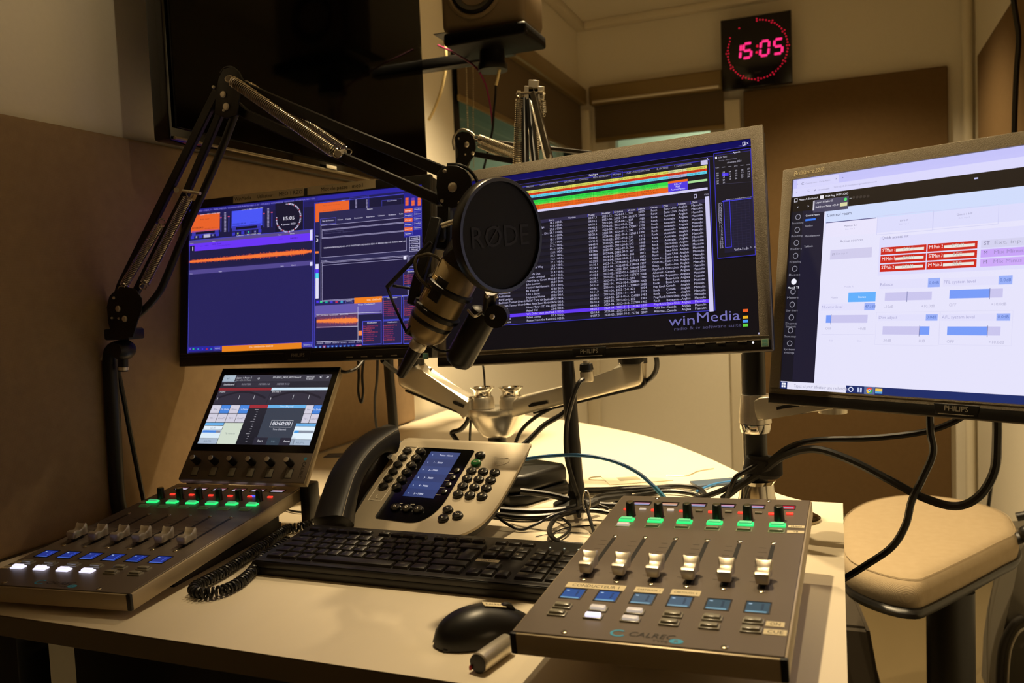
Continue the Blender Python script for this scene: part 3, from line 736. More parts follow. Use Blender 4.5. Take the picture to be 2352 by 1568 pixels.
U.lo(X(.60), Y(.76), X(.79), Y(.66), 'e8e8f0', .0006, 4); T(.695, .735, .0078, '00:00:00', 'f4f4ff', w=.034, center=True, bold=True); T(.695, .80, .003, 'Time (Elapsed)', 'c8c8d4', center=True)
R(.62, .90, .73, 1, '35404e', 3); R(.73, .90, .86, 1, '2c2a38', 3); R(.50, .90, .62, 1, '2c2a38', 3); T(.56, .96, .0036, 'Start', 'e8e8f0', center=True, bold=True); T(.675, .96, .0036, 'Lap', '6a7a88', center=True); T(.795, .96, .0036, 'Reset', 'e8e8f0', center=True, bold=True)
cell(.86, .445, .93, .57, g, 'Pre'); cell(.93, .445, 1, .57, bl_, 'Oc Delta', 'e0ecff'); cell(.86, .57, .93, .70, g, 'TB 1'); cell(.93, .57, 1, .70, g, 'CondT')
cell(.825, .70, 1, .745, '6cb0e8', ''); R(.825, .745, 1, .92, 'e4f2fc', 3); R(.83, .80, .87, .835, '4a9ae0', 4); R(.87, .80, .995, .835, '8890a0', 4); cell(.825, .92, 1, 1, 'a8b8cc', 'AFL/PFL', '607088')
U.build('touch_display', S_MON, ts)

# ================================================================== monitors
def monitor(M, Wd, Hd, mg, label, top_mat, bottom_mat, logo_u=None):
    """M: origin at the lower left corner of the lit area. mg: left, bottom, right, top margins"""
    l, b, r, t = mg
    o = thing('computer_monitor', label, 'monitor', M)
    MB().ring((-l, -b, Wd+r, Hd+t), (0, 0, Wd, Hd), -.006, .0035, .0016).build('bezel', top_mat, o, local=True)
    MB().box((-l+.001, -b+.001, -.030), (Wd+r-.001, Hd+t-.001, -.0055), .004, 2).build('back_shell', M_blackp, o, local=True)
    MB().box((Wd*.25, Hd*.25, -.052), (Wd*.75, Hd*.85, -.029), .012, 3).build('rear_bulge', M_blackp, o, local=True)
    # chin with its step line and logo tray
    c = Wd/2
    MB().box((-l+.0015, -b+.0015, .003), (Wd+r-.0015, -.0075, .0044), .0006).build('chin', bottom_mat, o, local=True)
    mb = MB(); mb.box((-l+.004, -.0072, .0040), (c-.030, -.0066, .0048)); mb.box((c+.030, -.0072, .0040), (Wd+r-.004, -.0066, .0048)); mb.build('chin_line', M_bezel, o, local=True, kind='stuff')
    MB().box((-l+.004, -.0022, .0034), (Wd+r-.004, -.0014, .0042)).build('lower_lip', M_bezel, o, local=True)
    MB().prism([(c-.026, -.005), (c+.026, -.005), (c+.023, -b+.004), (c-.023, -b+.004)], .0040, .0052, .0005).build('logo_tray', bottom_mat, o, local=True)
    MB().box((c-.020, -b+.0045, .0050), (c+.020, -b+.0053, .0056)).build('tray_rim', M_bezel, o, local=True)
    mb = MB(); letters(mb, 'PHILIPS', c, -.0052-(b-.012)/2-.003, .0060, .0056, w=.027, bold=True, center=True); mb.build('maker_name', mat('logo_silver', 'b8b09c', .3, metal=.6), o, local=True)
    return o
MLm = frame(-1.115, 1.1961, .2724, .0513, math.pi/2-.139, .0188)
MCm = frame(-.5715, 1.1646, .2703, -.0506, math.pi/2-.1594, .0426)
MRm = frame(-.0763, 1.2099, .2102, -.5053, math.pi/2-.1598, .0051)
ml = monitor(MLm, .476, .268, (.0165, .024, .0165, .0165), 'left monitor with tape labels on top and an orange waveform', M_bezel2, M_bezel2)
mc = monitor(MCm, .476, .268, (.0145, .022, .0165, .017), 'centre monitor showing a long song list and colour bars', M_bezel, M_bezel2)
mr = monitor(MRm, .474, .296, (.0165, .022, .0165, .0165), 'right-hand monitor with a bright white control room page', M_bezel, M_bezel2)
btnm = MB().box((-.006, -.0010, 0), (.006, .0010, .0008), .0003).mesh('menu_button', M_bezel)
led = MB().cyl((0, 0, 0), (0, 0, .0006), .0013, seg=12).mesh('power_light', mat('white_led', 'ffffff', .4, emit='f0f0ff', es=2))
M_stk = mat('energy_sticker', '9fb89c', .5)
def extras(o, M, px_led, px_st, n=5):
    u, v = on(M, *px_led); piece('power_light', led, o, (u, v, .0046))
    for k in range(n): piece('menu_button', btnm, o, (u-.014-.028*k, v+.002, .0044))
    a_, b_ = on(M, px_st[0], px_st[1]), on(M, px_st[2], px_st[3])
    s_ = MB().box((a_[0], b_[1], .0043), (b_[0], a_[1], .0049)).build('energy_sticker', M_stk, o, local=True)
    w_ = b_[0]-a_[0]
    mb = MB(); mb.quad([(a_[0]+w_*.12, b_[1]+w_*.15, .0051), (a_[0]+w_*.88, b_[1]+w_*.15, .0051), (a_[0]+w_*.88, a_[1]-w_*.15, .0051), (a_[0]+w_*.12, a_[1]-w_*.15, .0051)])
    mb.build('sticker_print', mat('sticker_teal', '5f9a8c', .5), s_, local=True)
    mb = MB(); letters(mb, 'energy', (a_[0]+b_[0])/2, (a_[1]+b_[1])/2-.0012, .0026, .0053, center=True); mb.build('lettering', M_stk, s_, local=True)
extras(ml, MLm, (960, 817.5), (973.5, 811, 987, 825)); extras(mc, MCm, (1731, 787), (1749.5, 778.5, 1767, 796))
# paper tape labels on the left monitor
for x0, y0, x1, y1, parts in ((536, 470, 697.5, 437, (('WinMedia', .02, .24), ('Utilisateur :', .35, .24), ('MEO 1 RZO', .655, .33))), (706.5, 450, 862, 416, (('Mot de passe : meo1', .20, .62),))):
    a_ = on(MLm, x0, y0, .004); b_ = on(MLm, x1, y1+5, .004)
    bt_, tp = .2705, .2705+.0150
    o = MB().box((a_[0], bt_, .0036), (b_[0], tp, .0044)).build('tape_label', M_tape, ml, local=True, smooth=False)
    mb = MB()
    for s_, f_, wf in parts: letters(mb, s_, a_[0]+(b_[0]-a_[0])*f_, bt_+.0042, .0068, .0046, w=(b_[0]-a_[0])*wf)
    mb.build('lettering', M_print, o, local=True)
mb = MB(); u, v = on(MRm, 1817, 406, .003); letters(mb, 'Brilliance', .0015, .296+.0050, .0062, .0038, w=.032, slant=.2, bold=True); letters(mb, '221B', .0345, .296+.0050, .0056, .0038, w=.0135, slant=.2)
mb.build('model_print', M_tape, mr, local=True)

# ---- left picture
BG, BL, PL = '1e1c38', '4a48c8', '5a4fa8'
U = UI(MLm); U.lr(0, 0, .476, .268, '241f52', 0)
U.src(430, 430, 7.467)
U.r(60, 395, 2240, 320, '2b2570'); U.lr(0, .2605, .476, .268, '2d28a0', 1)
U.lr(0, .254, .476, .2605, '221f5c', 1)
U.t(180, 425, 26, 'RZO - MEO_1 - WIN_MEDIA  COMMANDE RADIO-001-1-01 - STUDIO WINMEDIA', '8c86e8', 1650, l=6); U.t(1670, 262, 24, 'COMMANDE - UTILISATEUR MEO 1 RZO', '8c86e8', 2190, l=6)
U.src(400, 400, 3.408)
# decks, clock
U.r(130, 300, 1095, 520, '1d1a40', 1)
U.r(135, 325, 357, 435, 'e8622a', 3); U.r(452, 290, 690, 400, '4a56f4', 3)
U.t(205, 322, 8, 'Lecteur 1 - MEO 1-CLASS 1-RZO', 'e8e4ff', 362); U.t(530, 284, 8, 'Lecteur 2 - MEO 1-CLASS 1-RZO', 'e8e4ff', 698)
U.t(205, 360, 9, 'Billy Joel', 'a03c20', 275); U.t(140, 432, 13, '00:04:04.1', '5c2818', 228); U.t(240, 430, 6, '00:04 / 00:12.1', '80341c', 340)
U.t(460, 400, 13, '00:00:44.4', '1c2480', 560); U.t(590, 396, 6, '+00:02:13 / 17.5', '222a90', 690); U.t(600, 380, 6, 'INTRO 07.0', '222a90', 650)
for x0, x1, y, hh in ((140, 350, 458, 12), (455, 680, 420, 12)): U.r(x0, y-hh, x1, y+hh-4, '3a38a8', 3); U.r(x0+30, y-hh+8, x1-30, y+hh-12, '15132c', 4)
for x, y0_, y1_ in ((400, 300, 455), (737, 268, 420)):
    for i in range(14): U.r(x-7, y0_+i*(y1_-y0_)/14, x+8, y0_+i*(y1_-y0_)/14+5, '9890b8', 4)
    for s_ in (-32, 30): U.r(x+s_-4, y0_+25, x+s_+2, y1_-5, '3838a0', 3); U.r(x+s_-8, y0_+38 if s_ < 0 else y0_+28, x+s_+6, y0_+44 if s_ < 0 else y0_+34, 'd05070', 5)
for i, (x, c) in enumerate(((145, '3836c0'), (176, 'a8a890'), (210, '3836c0'), (258, 'b8b4d0'), (305, '8080a0'), (340, '3836c0'))): U.r(x-14 if i != 3 else x-26, 485-i*5, x+12 if i != 3 else x+26, 508-i*5, '2a2868' if i in (1, 4) else c, 3); (U.r(x-6, 491-i*5, x+5, 502-i*5, c, 4) if i in (1, 4) else None)
for i, (x, c) in enumerate(((466, '3836c0'), (500, 'a0c050'), (538, '3836c0'), (584, '20c090'), (635, '9090b0'), (672, '3836c0'))): U.r(x-12 if i != 3 else x-24, 457-i*5, x+12 if i != 3 else x+24, 480-i*5, '2a2868' if i in (1, 3, 4) else c, 3); (U.r(x-5, 463-i*5, x+5, 474-i*5, c, 4) if i in (1, 3, 4) else None)
U.r(790, 225, 1010, 440, '16142c', 2); U.o(790, 222, 1012, 440, '3836b0'); U.t(875, 238, 8, 'Horloge', 'e8e4ff', 918)
cu, cv = U.p(896, 342); ed = abs(U.p(985, 342)[0]-cu)
for k in range(60):
    if k >= 47 or k == 0 and False: continue
    a0 = math.radians(90-6*k); c_ = 'c04858' if k % 5 == 0 else 'd8d0f0'; w_ = math.radians(1.5)
    U.poly([(cu+ed*math.cos(a0-w_), cv+ed*math.sin(a0-w_)), (cu+ed*math.cos(a0+w_), cv+ed*math.sin(a0+w_)), (cu+ed*1.13*math.cos(a0+w_), cv+ed*1.13*math.sin(a0+w_)), (cu+ed*1.13*math.cos(a0-w_), cv+ed*1.13*math.sin(a0-w_))], c_, 4)
U.t(850, 362, 26, '15:05', 'f4f0ff', 943); U.t(838, 402, 13, '4 janvier 2025', 'e0dcf4', 952)
# main left window
a_, b_ = U.p(120, 520), U.p(1088, 1390)
U.lo(a_[0], b_[1], b_[0], a_[1], BL, .0012, 4)
def band(y0_, y1_, c, l=2, x0=122, x1=1086, sl=-.1066):
    """a full-width row whose left end spans y0..y1 at x0"""
    u0_, v0_ = U.p(x0, y0_); u1_, v1_ = U.p(x0, y1_); U.lr(a_[0]+.001, v1_, b_[0]-.001, v0_, c, l)
band(525, 548, '5a4c88'); band(548, 606, '6a36f4', 3); band(606, 742, '211e44', 2); band(752, 786, '52488e', 2); band(786, 1352, '27235a', 2); band(1352, 1388, '2a28a0', 2)
U.r(124, 562, 160, 604, '1a1838', 4); U.t(132, 600, 30, '1', 'f4f0ff', 150, bold=True)
U.t(300, 553, 9, 'Billy Joel', '20105c', 368, bold=True); U.t(318, 566, 6, 'We Didnt Start the Fire', '3018a0', 440); U.t(205, 566, 7, 'Jan 1989', '3a20b8', 270); U.t(910, 508, 11, '04:03.1', '20105c', 965, bold=True); U.t(820, 512, 7, '00:12', '3018a0', 850)
U.t(300, 532, 8, 'Titre', 'e8e4ff', 322); U.t(125, 548, 7, 'Heure', 'c8c0e8', 152); U.t(818, 480, 8, 'Intro', 'e8e4ff', 842); U.t(908, 470, 8, 'Durée', 'e8e4ff', 942); U.t(490, 486, 9, 'Conducteur 1 - MEO 1-CLASS 1-RZO', 'e8e4ff', 680)
U.t(350, 767, 8, 'Titre', 'e8e4ff', 375); U.t(125, 784, 7, 'Heure', 'c8c0e8', 148); U.t(835, 724, 8, 'Intro', 'e8e4ff', 860); U.t(920, 717, 8, 'Durée', 'e8e4ff', 955)
U.r(1064, 437, 1084, 514, 'e0dcf8', 5); U.r(1064, 688, 1084, 716, 'e0dcf8', 5)
def wave(xa, ya, xb, yb, amp, col, dark, n, seed):
    rnd = random.Random(seed); A_, B_ = Vector(U.p(xa, ya)), Vector(U.p(xb, yb)); am = abs(U.p(xa, ya)[1]-U.p(xa, ya+amp)[1])
    for i in range(n):
        f0, f1 = i/n, (i+1)/n; env = min(1, .55+.6*f0) * (1 if f0 < .93 else (1.04-f0)/.11)
        h1 = am*env*(.45+.25*rnd.random()); h2 = am*env*(.45+.25*rnd.random()); k1 = am*env*(.75+.6*rnd.random()**3)
        p_, q_ = A_.lerp(B_, f0), A_.lerp(B_, f1)
        U.poly([(p_.x, p_.y-k1), (q_.x, q_.y-k1), (q_.x, q_.y+k1), (p_.x, p_.y+k1)], dark, 4)
        U.poly([(p_.x, p_.y-h1), (q_.x, q_.y-h1), (q_.x, q_.y+h2), (p_.x, p_.y+h2)], col, 5)
wave(124, 686, 1078, 602, 22, 'f87838', 'b84c38', 260, 3)
U.r(376, 1345, 998, 1372, 'e88420', 4); U.t(588, 1358, 12, 'Dec. 15h05m53 fin 00:00:00', 'ffe8c8', 775)
U.t(1014, 1342, 11, '00:04:03.2', 'd8d4f0', 1080); U.o(1008, 1322, 1086, 1350, '6a66d8'); U.o(312, 1352, 366, 1376, '6a66d8'); U.t(320, 1370, 12, 'NONE', 'c8c4ec', 360)
for x, c in ((128, '7048e0'), (152, '30c878'), (190, '2890c8'), (224, '4038e0'), (257, 'b02850'), (292, '3088c8')): U.r(x-12, 1356, x+12, 1380, '2a2890', 4); U.r(x-6, 1362, x+6, 1374, c, 5)
# right half
U.r(1100, 215, 1800, 300, '1a1836', 1)
U.r(1106, 232, 1370, 350, 'e8642c', 2)
U.t(1165, 252, 8, 'MEO RZO 05:09:04', 'b8502c', 1300); U.t(1165, 290, 8, '04:04 / 04:12.1', 'b8502c', 1310)
for x in (1425, 1508):
    for i in range(7): U.r(x-6, 200+i*10, x+7, 204+i*10, '9890b8', 4)
U.o(1372, 185, 1526, 330, '4340b8'); U.t(1312, 210, 8, 'Lecteur 1', 'e8e4ff', 1340); U.t(1670, 215, 10, 'Notification', 'c8c4ec', 1742); U.o(1625, 205, 1785, 240, '4340b8')
a2, b2 = U.p(1098, 470), U.p(1940, 1005)
U.lr(a2[0], b2[1], b2[0], a2[1], '2a2758', 1)
a3, b3 = U.p(1136, 300), U.p(1795, 960)
U.lr(a3[0], b3[1], b2[0], a3[1], '2b2850', 3)
U.t(1510, 280, 10, 'Options', 'f0ecff', 1555, l=7)
for x, y, s_, x2 in ((1162, 372, 'Base de Données', 1250), (1282, 362, 'Fichiers', 1322), (1343, 357, 'Console', 1387), (1410, 350, 'Commandes', 1478), (1506, 340, 'Importation', 1570), (1598, 331, 'Utilisateur', 1650), (1678, 325, 'Ordinateur', 1740), (1762, 317, 'Tache', 1793)): U.t(x, y, 10, s_, 'e4e0fa', x2, l=7)
U.o(1145, 350, 1268, 385, '5c58d0', l=5)
def obox(x0, y0_, x1, y1_, fill='221d40', c='b8b2dc', l=5):
    a_, b_ = U.p(x0, y0_), U.p(x1, y1_); U.lr(a_[0], b_[1], b_[0], a_[1], fill, l-1); U.lo(a_[0], b_[1], b_[0], a_[1], c, .0006, l)
obox(1150, 402, 1820, 600); obox(1158, 440, 1820, 447); 
a5 = U.p(1158, 436); a6 = U.p(1158, 500); xr = U.p(1800, 400)[0]
U.lr(a5[0], a5[1], xr, a5[1]+.0006, 'b8b2dc', 6); U.lr(a6[0], a6[1], xr, a6[1]+.0006, 'b8b2dc', 6)
U.t(1172, 584, 11, 'COMMANDE02 RADIO-001-1P-01 RADIO-SET-1-02 RADIO-ED-1-01 RADIO-006-1-01 RADIO-008-1-01', 'e4e0fa', 1812, l=8)
U.t(1175, 470, 7, 'Utilisateur MEO 1 RZO - Session en cours', '5c5880', 1415, l=8); U.t(1175, 455, 7, 'Serveur principal WINMEDIA', '5c5880', 1330, l=8)
for i, s_ in enumerate(('Sauvegarder', 'Restaurer', 'Ajouter', 'Effacer')): obox(1843, 488+i*29, 1925, 512+i*29, '2b2850', 'c8c4ec', 7); U.t(1855, 508+i*29, 10, s_, 'e4e0fa', 1912, l=8)
obox(1150, 688, 1835, 955); obox(1160, 696, 1832, 948)
a5 = U.p(1160, 716); U.lr(a5[0], a5[1], U.p(1795, 660)[0], a5[1]+.0006, 'b8b2dc', 6); U.r(1797, 641, 1820, 668, 'e8e4fa', 7); obox(1840, 640, 1936, 720, '2b2850', 'c8c4ec', 7)
U.t(1155, 683, 8, 'Requête', 'c8c4ec', 1200, l=8); U.t(1155, 402, 8, 'Chemin', 'c8c4ec', 1200, l=8)
# side palette
U.r(1798, 150, 1940, 485, '24228c', 6)
for i in range(9): U.r(1812+(i % 3)*48, 186+(i//3)*21, 1836+(i % 3)*48, 203+(i//3)*21, 'e8683c' if i not in (1,) else '6a40b0', 8)
for i, (s_, t_, hot) in enumerate((('Essenger', 'Planifica', 1), ('Enregistre', 'Editeur', 0), ('Mixage', 'Capture', 1), ('Formateur', 'Conduct', 0), ('Journal', 'Evènement', 1), ('Syster', '', 0))):
    y = 288+i*37-i*1
    if hot: U.r(1804, y-14, 1868, y+10, 'e8683c', 8)
    else: U.o(1804, y-14, 1868, y+10, '6460d0', l=8)
    U.t(1810, y+5, 10, s_, 'f0ecff', 1862, l=9)
    if t_: U.o(1878, y-24, 1938, y, '6460d0', l=8); U.t(1883, y-6, 10, t_, 'd8d4f4', 1934, l=9)
# left column of the right window
U.r(1106, 470, 1134, 700, '1a1838', 3); U.t(1110, 530, 26, '3', 'f4f0ff', 1128, bold=True); U.r(1106, 605, 1132, 618, 'f08040', 5); U.t(1110, 490, 10, 'He', 'c8c4ec', 1130)
U.r(1108, 704, 1132, 742, 'e4e0f8', 5); U.r(1108, 742, 1132, 775, '5a3cf0', 5); U.r(1108, 775, 1132, 815, '50d8e8', 5); U.r(1108, 815, 1132, 972, 'e0dcf6', 5)
U.lo(U.p(1098, 430)[0], U.p(1098, 1378)[1], .4755, U.p(1098, 225)[1], BL, .0012, 3)
# transport row
for x, c in ((1124, '5038f0'), (1152, '30d080'), (1193, '20a890'), (1233, '4038d0'), (1273, 'c03050'), (1313, '40a0c0')): U.r(x-14, 985, x+15, 1012, '2a2880', 4); U.r(x-9, 992, x+9, 1006, c, 5)
U.o(1342, 972, 1400, 1006, '6a66d8'); U.t(1350, 998, 13, 'NONE', 'c8c4ec', 1392); U.r(1412, 968, 1628, 1000, 'f08020', 6); U.t(1510, 990, 13, 'Dec. 15h05m53', 'ffe8c8', 1622, l=7)
# lower cut editor
U.r(1102, 1030, 1630, 1090, '6458a8', 3); U.t(1440, 1026, 10, 'Mixage : Conducteur 1', 'f0ecff', 1572, l=7)
U.r(1115, 1095, 1625, 1190, '211e44', 3); U.r(1115, 1100, 1440, 1190, '5c3860', 4); wave(1116, 1150, 1442, 1142, 30, 'f88840', 'c05848', 120, 9)
U.r(1115, 1205, 1465, 1308, '221f46', 3); U.line(1115, 1098, 1625, 1080, 'd8d4f0', .0007, 6); U.line(1115, 1198, 1440, 1190, 'd8d4f0', .0007, 6); U.line(1440, 1035, 1440, 1300, 'd8d4f0', .0006, 6); U.line(1115, 1312, 1470, 1298, 'd8d4f0', .0007, 6)
U.t(1117, 1112, 8, 'MIX_LECTEUR - Synchronisé - BILLY JOEL', 'e4e0fa', 1365, l=7); U.r(1445, 1225, 1472, 1262, 'f08850', 6)
for i in range(6): U.t(1118+i*62, 1328-i*2, 9, '00:00:%02d' % (i*7), 'c8c4ec', 1168+i*62)
for i in range(11): U.r(1105+i*32-4, 1343-i, 1105+i*32+18, 1366-i, '2a48a8' if i != 2 else 'b03060', 5); U.r(1105+i*32+3, 1349-i, 1105+i*32+11, 1359-i, '80a8e0', 6)
U.r(1425, 1335, 1468, 1358, 'c04888', 6); U.r(1450, 1341, 1466, 1353, '30d880', 7)
# notification windows
rn = random.Random(4)
def notif(x0, y0_, x1, y1_, hot=0):
    U.r(x0, y0_, x1, y1_, '2a2450', 5); U.o(x0, y0_, x1, y1_, '4a50d8', .0012, 6); U.t(x0+(x1-x0)*.25, y0_+18, 9, 'Notification', 'f0ecff', x0+(x1-x0)*.75, l=8)
    n = max(3, int((y1_-y0_-40)/16))
    for i in range(n):
        y = y0_+38+i*16; x = x0+6; e_ = x0+(x1-x0)*(.5+.42*rn.random())
        U.t(x, y+7, 9, 'Erreur RADIO-%03d-1 %s' % (rn.randint(1, 99), 'x'*rn.randint(2, 6)), ('b83a58', 'd84c50', '9a3468')[rn.randint(0, 2)], e_, l=8)
notif(1635, 955, 1785, 1135); notif(1795, 750, 1935, 870); notif(1795, 950, 1935, 1130); notif(1475, 1150, 1625, 1330); notif(1635, 1145, 1785, 1325); notif(1795, 1140, 1935, 1322)
U.build('left_display', S_MON, ml)

# ---- centre picture
U = UI(MCm); U.lr(0, 0, .476, .268, '08070f', 0); U.src(1100, 290, 2.7514)
U.lr(0, .259, .476, .268, '0e0c58', 1); U.lr(0, .2585, .476, .2592, '38308c', 2); U.lr(0, .2515, .476, .2522, '38308c', 2); U.lr(0, .246, .476, .2515, '100e1c', 1)
U.t(1640, 124, 11, '_', 'd8d4f0', 1660); U.o(1665, 100, 1685, 120, 'e0dcf4', .0009); U.t(1690, 116, 15, 'X', 'e0dcf4', 1707)
a_, b_ = U.p(1452, 210), U.p(1495, 1165); wl = U.p(78, 1268)
x0w, x1w, ytop, ybot = wl[0], b_[0], a_[1], b_[1]
U.lr(x0w, ybot, x1w, ytop, '16141f', 1); U.lo(x0w, ybot, x1w, ytop, '3634a8', .0012, 2)
def P2(x, y): return U.p(x, y)
ys = [P2(1440, y)[1] for y in (250, 268, 284, 300, 314, 345, 366, 388, 405)]
# colour rows: (y0, y1) at right end px 1440
xL, xR = x0w+.003, P2(1440, 260)[0]
def crow(ya, yb, col, xa=None, xb=None, l=3): U.lr(xa if xa is not None else xL, P2(1440, yb)[1], xb if xb is not None else xR, P2(1440, ya)[1], col, l)
xc = P2(1197, 400)[0]; xd = P2(1321, 380)[0]
crow(247, 265, 'd8d860'); crow(265, 281, 'd83a18'); crow(281, 299, '60d0e8')
crow(247, 265, 'd8dca0', P2(1197, 290)[0], P2(1315, 280)[0], 4); crow(281, 299, 'b0b4d8', P2(1197, 320)[0], P2(1315, 305)[0], 4)
crow(318, 340, '2edc48', None, xc); crow(340, 352, '70e050', None, xc); crow(352, 386, 'e8641c', None, xc)
crow(316, 330, 'ee661c', xc, xd, 4); crow(330, 384, '5038e0', xc, xd, 4); crow(332, 346, 'a8dc98', xd, xR, 4)
crow(386, 402, 'd4d0f4'); crow(299, 318, '181630', None, xc)
rn = random.Random(2); ws = ['NEW POP', 'NEW HARD ROCK', 'NEW VARIETE', 'TOP 40', 'NEW SOUL', 'TOP 40 ROCK', 'TOP 60-80', 'CLUB ROCK', 'NEW COUNTRY']
for ya, c, t_ in ((262, '6a6420', 'NEW '), (278, '7a1808', 'TOP '), (296, '1c6890', 'POP '), (332, '0f6a20', 'TITRES '), (349, '1c6a18', 'TITRES '), (364, '7a2c08', 'CLASSE '), (380, '7a2c08', 'CLASSE ')):
    v = P2(1440, ya)[1]; n = 10
    for i in range(n):
        xx = xL+(xR-xL)*(i+.15)/n
        if ya > 300 and xx > xc-.01: continue
        U.lt(xx, v, .0020, t_+rn.choice(ws), c, .026, 6)
        if i: U.lr(xL+(xR-xL)*i/n, v-.0008, xL+(xR-xL)*i/n+.0003, v+.004, c, 5)
for s_, y in (('RELAY', 344), ('R&B', 360), ('AutresMeteo', 376)): U.lt((xc+xd)/2, P2(1440, y)[1]-.0005, .0026, s_, 'd8d0ff', None, 7, center=True)
for x, y, s_, x2 in ((300, 389, 'VERSIONS', 347), (385, 376, 'CLASS NAME SONORE', 503), (537, 359, 'CLASS PROD', 605), (634, 344, 'CLASS RZO', 693), (722, 331, 'MEO1 ATM RADIO', 826), (848, 312, 'Musique', 898), (935, 302, 'PUBS + TOUTES STATIONS', 1083), (1124, 276, 'Z_ARCHIVES', 1197), (1234, 259, 'Z_CLASS ARCHIVES', 1344)): U.t(x, y, 11, s_, 'a8a4b8', x2)
U.t(695, 315, 11, 'Catalogue', 'f4f0ff', 752, bold=True); U.o(838, 292, 910, 318, '3832b0'); U.r(1402, 218, 1446, 240, 'c8c4e8', 4)
U.line(1440, 198, 1450, 212, 'd0ccf0', .0008); U.o(1358, 430, 1377, 453, 'c8c4e8', .0007); U.t(1422, 437, 9, '1/302', 'b0acc8', 1452)
# table
hy = P2(1340, 478)[1]; hb_ = P2(1340, 494)[1]
tb_ = P2(1370, 1163)[1]
U.lr(x0w+.0015, hb_, P2(1430, 480)[0], hy+.0015, '2c2848', 3)
U.lr(P2(1430, 460)[0], tb_-.003, P2(1456, 460)[0], hy+.005, 'd0ccf2', 4)
cols = [128, 303, 447, 692, 778, 855, 945, 1008, 1087, 1167, 1260, 1342]
ctop = [(128, 0), (303, 0), (447, 605), (692, 583), (778, 572), (855, 562), (945, 553), (1008, 547), (1087, 537), (1167, 524), (1260, 514), (1342, 503)]
NR = 30; vt = P2(1342, 508)[1]; vb = P2(1370, 1158)[1]; dvr = (vt-vb)/(NR-1)
cx_ = {}
for i, (x, y) in enumerate(ctop): cx_[i] = P2(x, y)[0] if y else P2((128, 303)[i], (1240, 1228)[i])[0]
for i, h_ in ((2, 'Intro'), (3, 'Durée'), (4, 'Modifier'), (5, 'Création'), (6, 'Artiste'), (7, 'Année'), (8, 'Genre'), (9, 'Pays'), (10, 'Langue'), (11, '_Sexe')):
    U.lr(cx_[i]-.0012, hb_+.0006, cx_[i]-.0006, hy+.001, '4640c8', 4); U.lt(cx_[i], hb_+.0014, .0026, h_, 'e0dcf4', None, 6)
U.lt(cx_[2]+.030, hb_+.0014, .0026, 'Version', 'e0dcf4', None, 6)
art = ['']*22+['Audioslave', 'Audioslave', 'Avril Lavigne', 'Bachman Turner Overdrive', 'Bachman Turner Overdrive', 'Billy Idol', 'Billy Idol', 'Billy Joel', 'Billy Talent', 'Billy Talent']
art = art[-NR:]
tit = ['Beautiful Day', 'Livin on the Edge', 'Highway', 'Shoot to Thrill... Dir..', 'Balls', 'Black', 'Thunder', 'Back', 'Back in Black', 'Who', 'Me All Ni...', '', 'On', 'Walk This Way', 'Crazy', "School's Out", 'Smooth Criminal', 'Dear Maria, Count M...', 'John Lennon', 'Heat of the Moment', 'Be Yourself', 'Like a Stone', "Nobody's Home", "Takin' Care Of Business", "You Ain't Seen Nothi...", 'Mony Mony (12" mu...', 'Rebel Yell', "We Didnt Start the Fire", 'Fallen Leaves', 'Rusted from the Rain']
tit = tit[-NR:]
intro = '18.7 13.5 27.0 28.1 18.3 18.1 15.1 21.7 05.3 15.8 30.3 15.5 37.1 13.0 37.9 21.8 00.2 00.8 00.0 10.1 17.8 17.5 19.2 29.2 16.5 00.0 23.4 14.1 07.3 01.0'.split()
dur = '03:47.3 04:10.5 04:03.5 03:45.2 04:27.9 03:26.6 03:43.3 03:31.4 04:49.4 03:19.1 03:28.6 04:58.6 04:18.8 03:22.5 04:16.1 03:26.9 03:24.4 03:02.8 04:02.1 03:38.2 04:32.0 04:46.1 03:11.9 04:38.3 03:28.0 05:03.8 04:43.9 04:03.1 03:14.2 04:07.0'.split()
mod_ = '12 04 04 03 03 04 03 03 04 03 03 04 04 04 11 04 04 02 03 04 04 03 04 03 03 02 04 04 03 03'.split()
cre = '2024-04-1 2022-12-0 2024-04-1 2022-09-0 2022-09-0 2024-04-1 2022-09-0 2022-09-0 2024-04-1 2022-09-0 2022-09-0 2022-09-0 2024-04-1 2022-09-0 2024-04-1 2022-09-0 2022-10-0 2023-02-1 2017-02-0 2016-01-3 2022-10-0 2024-04-1 2022-12-0 2020-11-1 2016-02-2 2023-03-1 2022-10-0 2023-01-2 2022-12-0 2020-10-2'.split()
num = '202 261673 237 238 172877 240 327614 241 242 243 244 307 308 311 327963 124014 328648 338332 117370 574 328804 328829 621 643 124020 822 327990 330361 832 75756'.split()
yr = '2000 2009 1980 1976 1990 1979 1990 1973 1990 1988 1980 1993 1973 1975 1989 1997 2001 2007 2008 1982 2005 2002 2004 1973 1983 1981 1983 1989 2006 2009'.split()
gen = ['Rock']*14+['Glam M...', 'Glam m...', 'Rock', 'PopRock', 'Alternat...', 'Punk Ro...', 'Rock', 'Rock', 'Pop Rock', 'Rock', 'Rock', 'Pop/Rock', 'Rock', 'Pop/Rock', 'Punk Ro...', 'Alternat...']
cty = ['États-Unis', 'États-Unis']+['Australie']*8+['États-Unis']*8+['Canada', 'Royaume-...', 'États-Unis', 'États-Unis', 'Canada', 'Canada', 'Canada', 'États-Unis', 'Royaume-...', 'États-Unis', 'Canada', 'Canada']
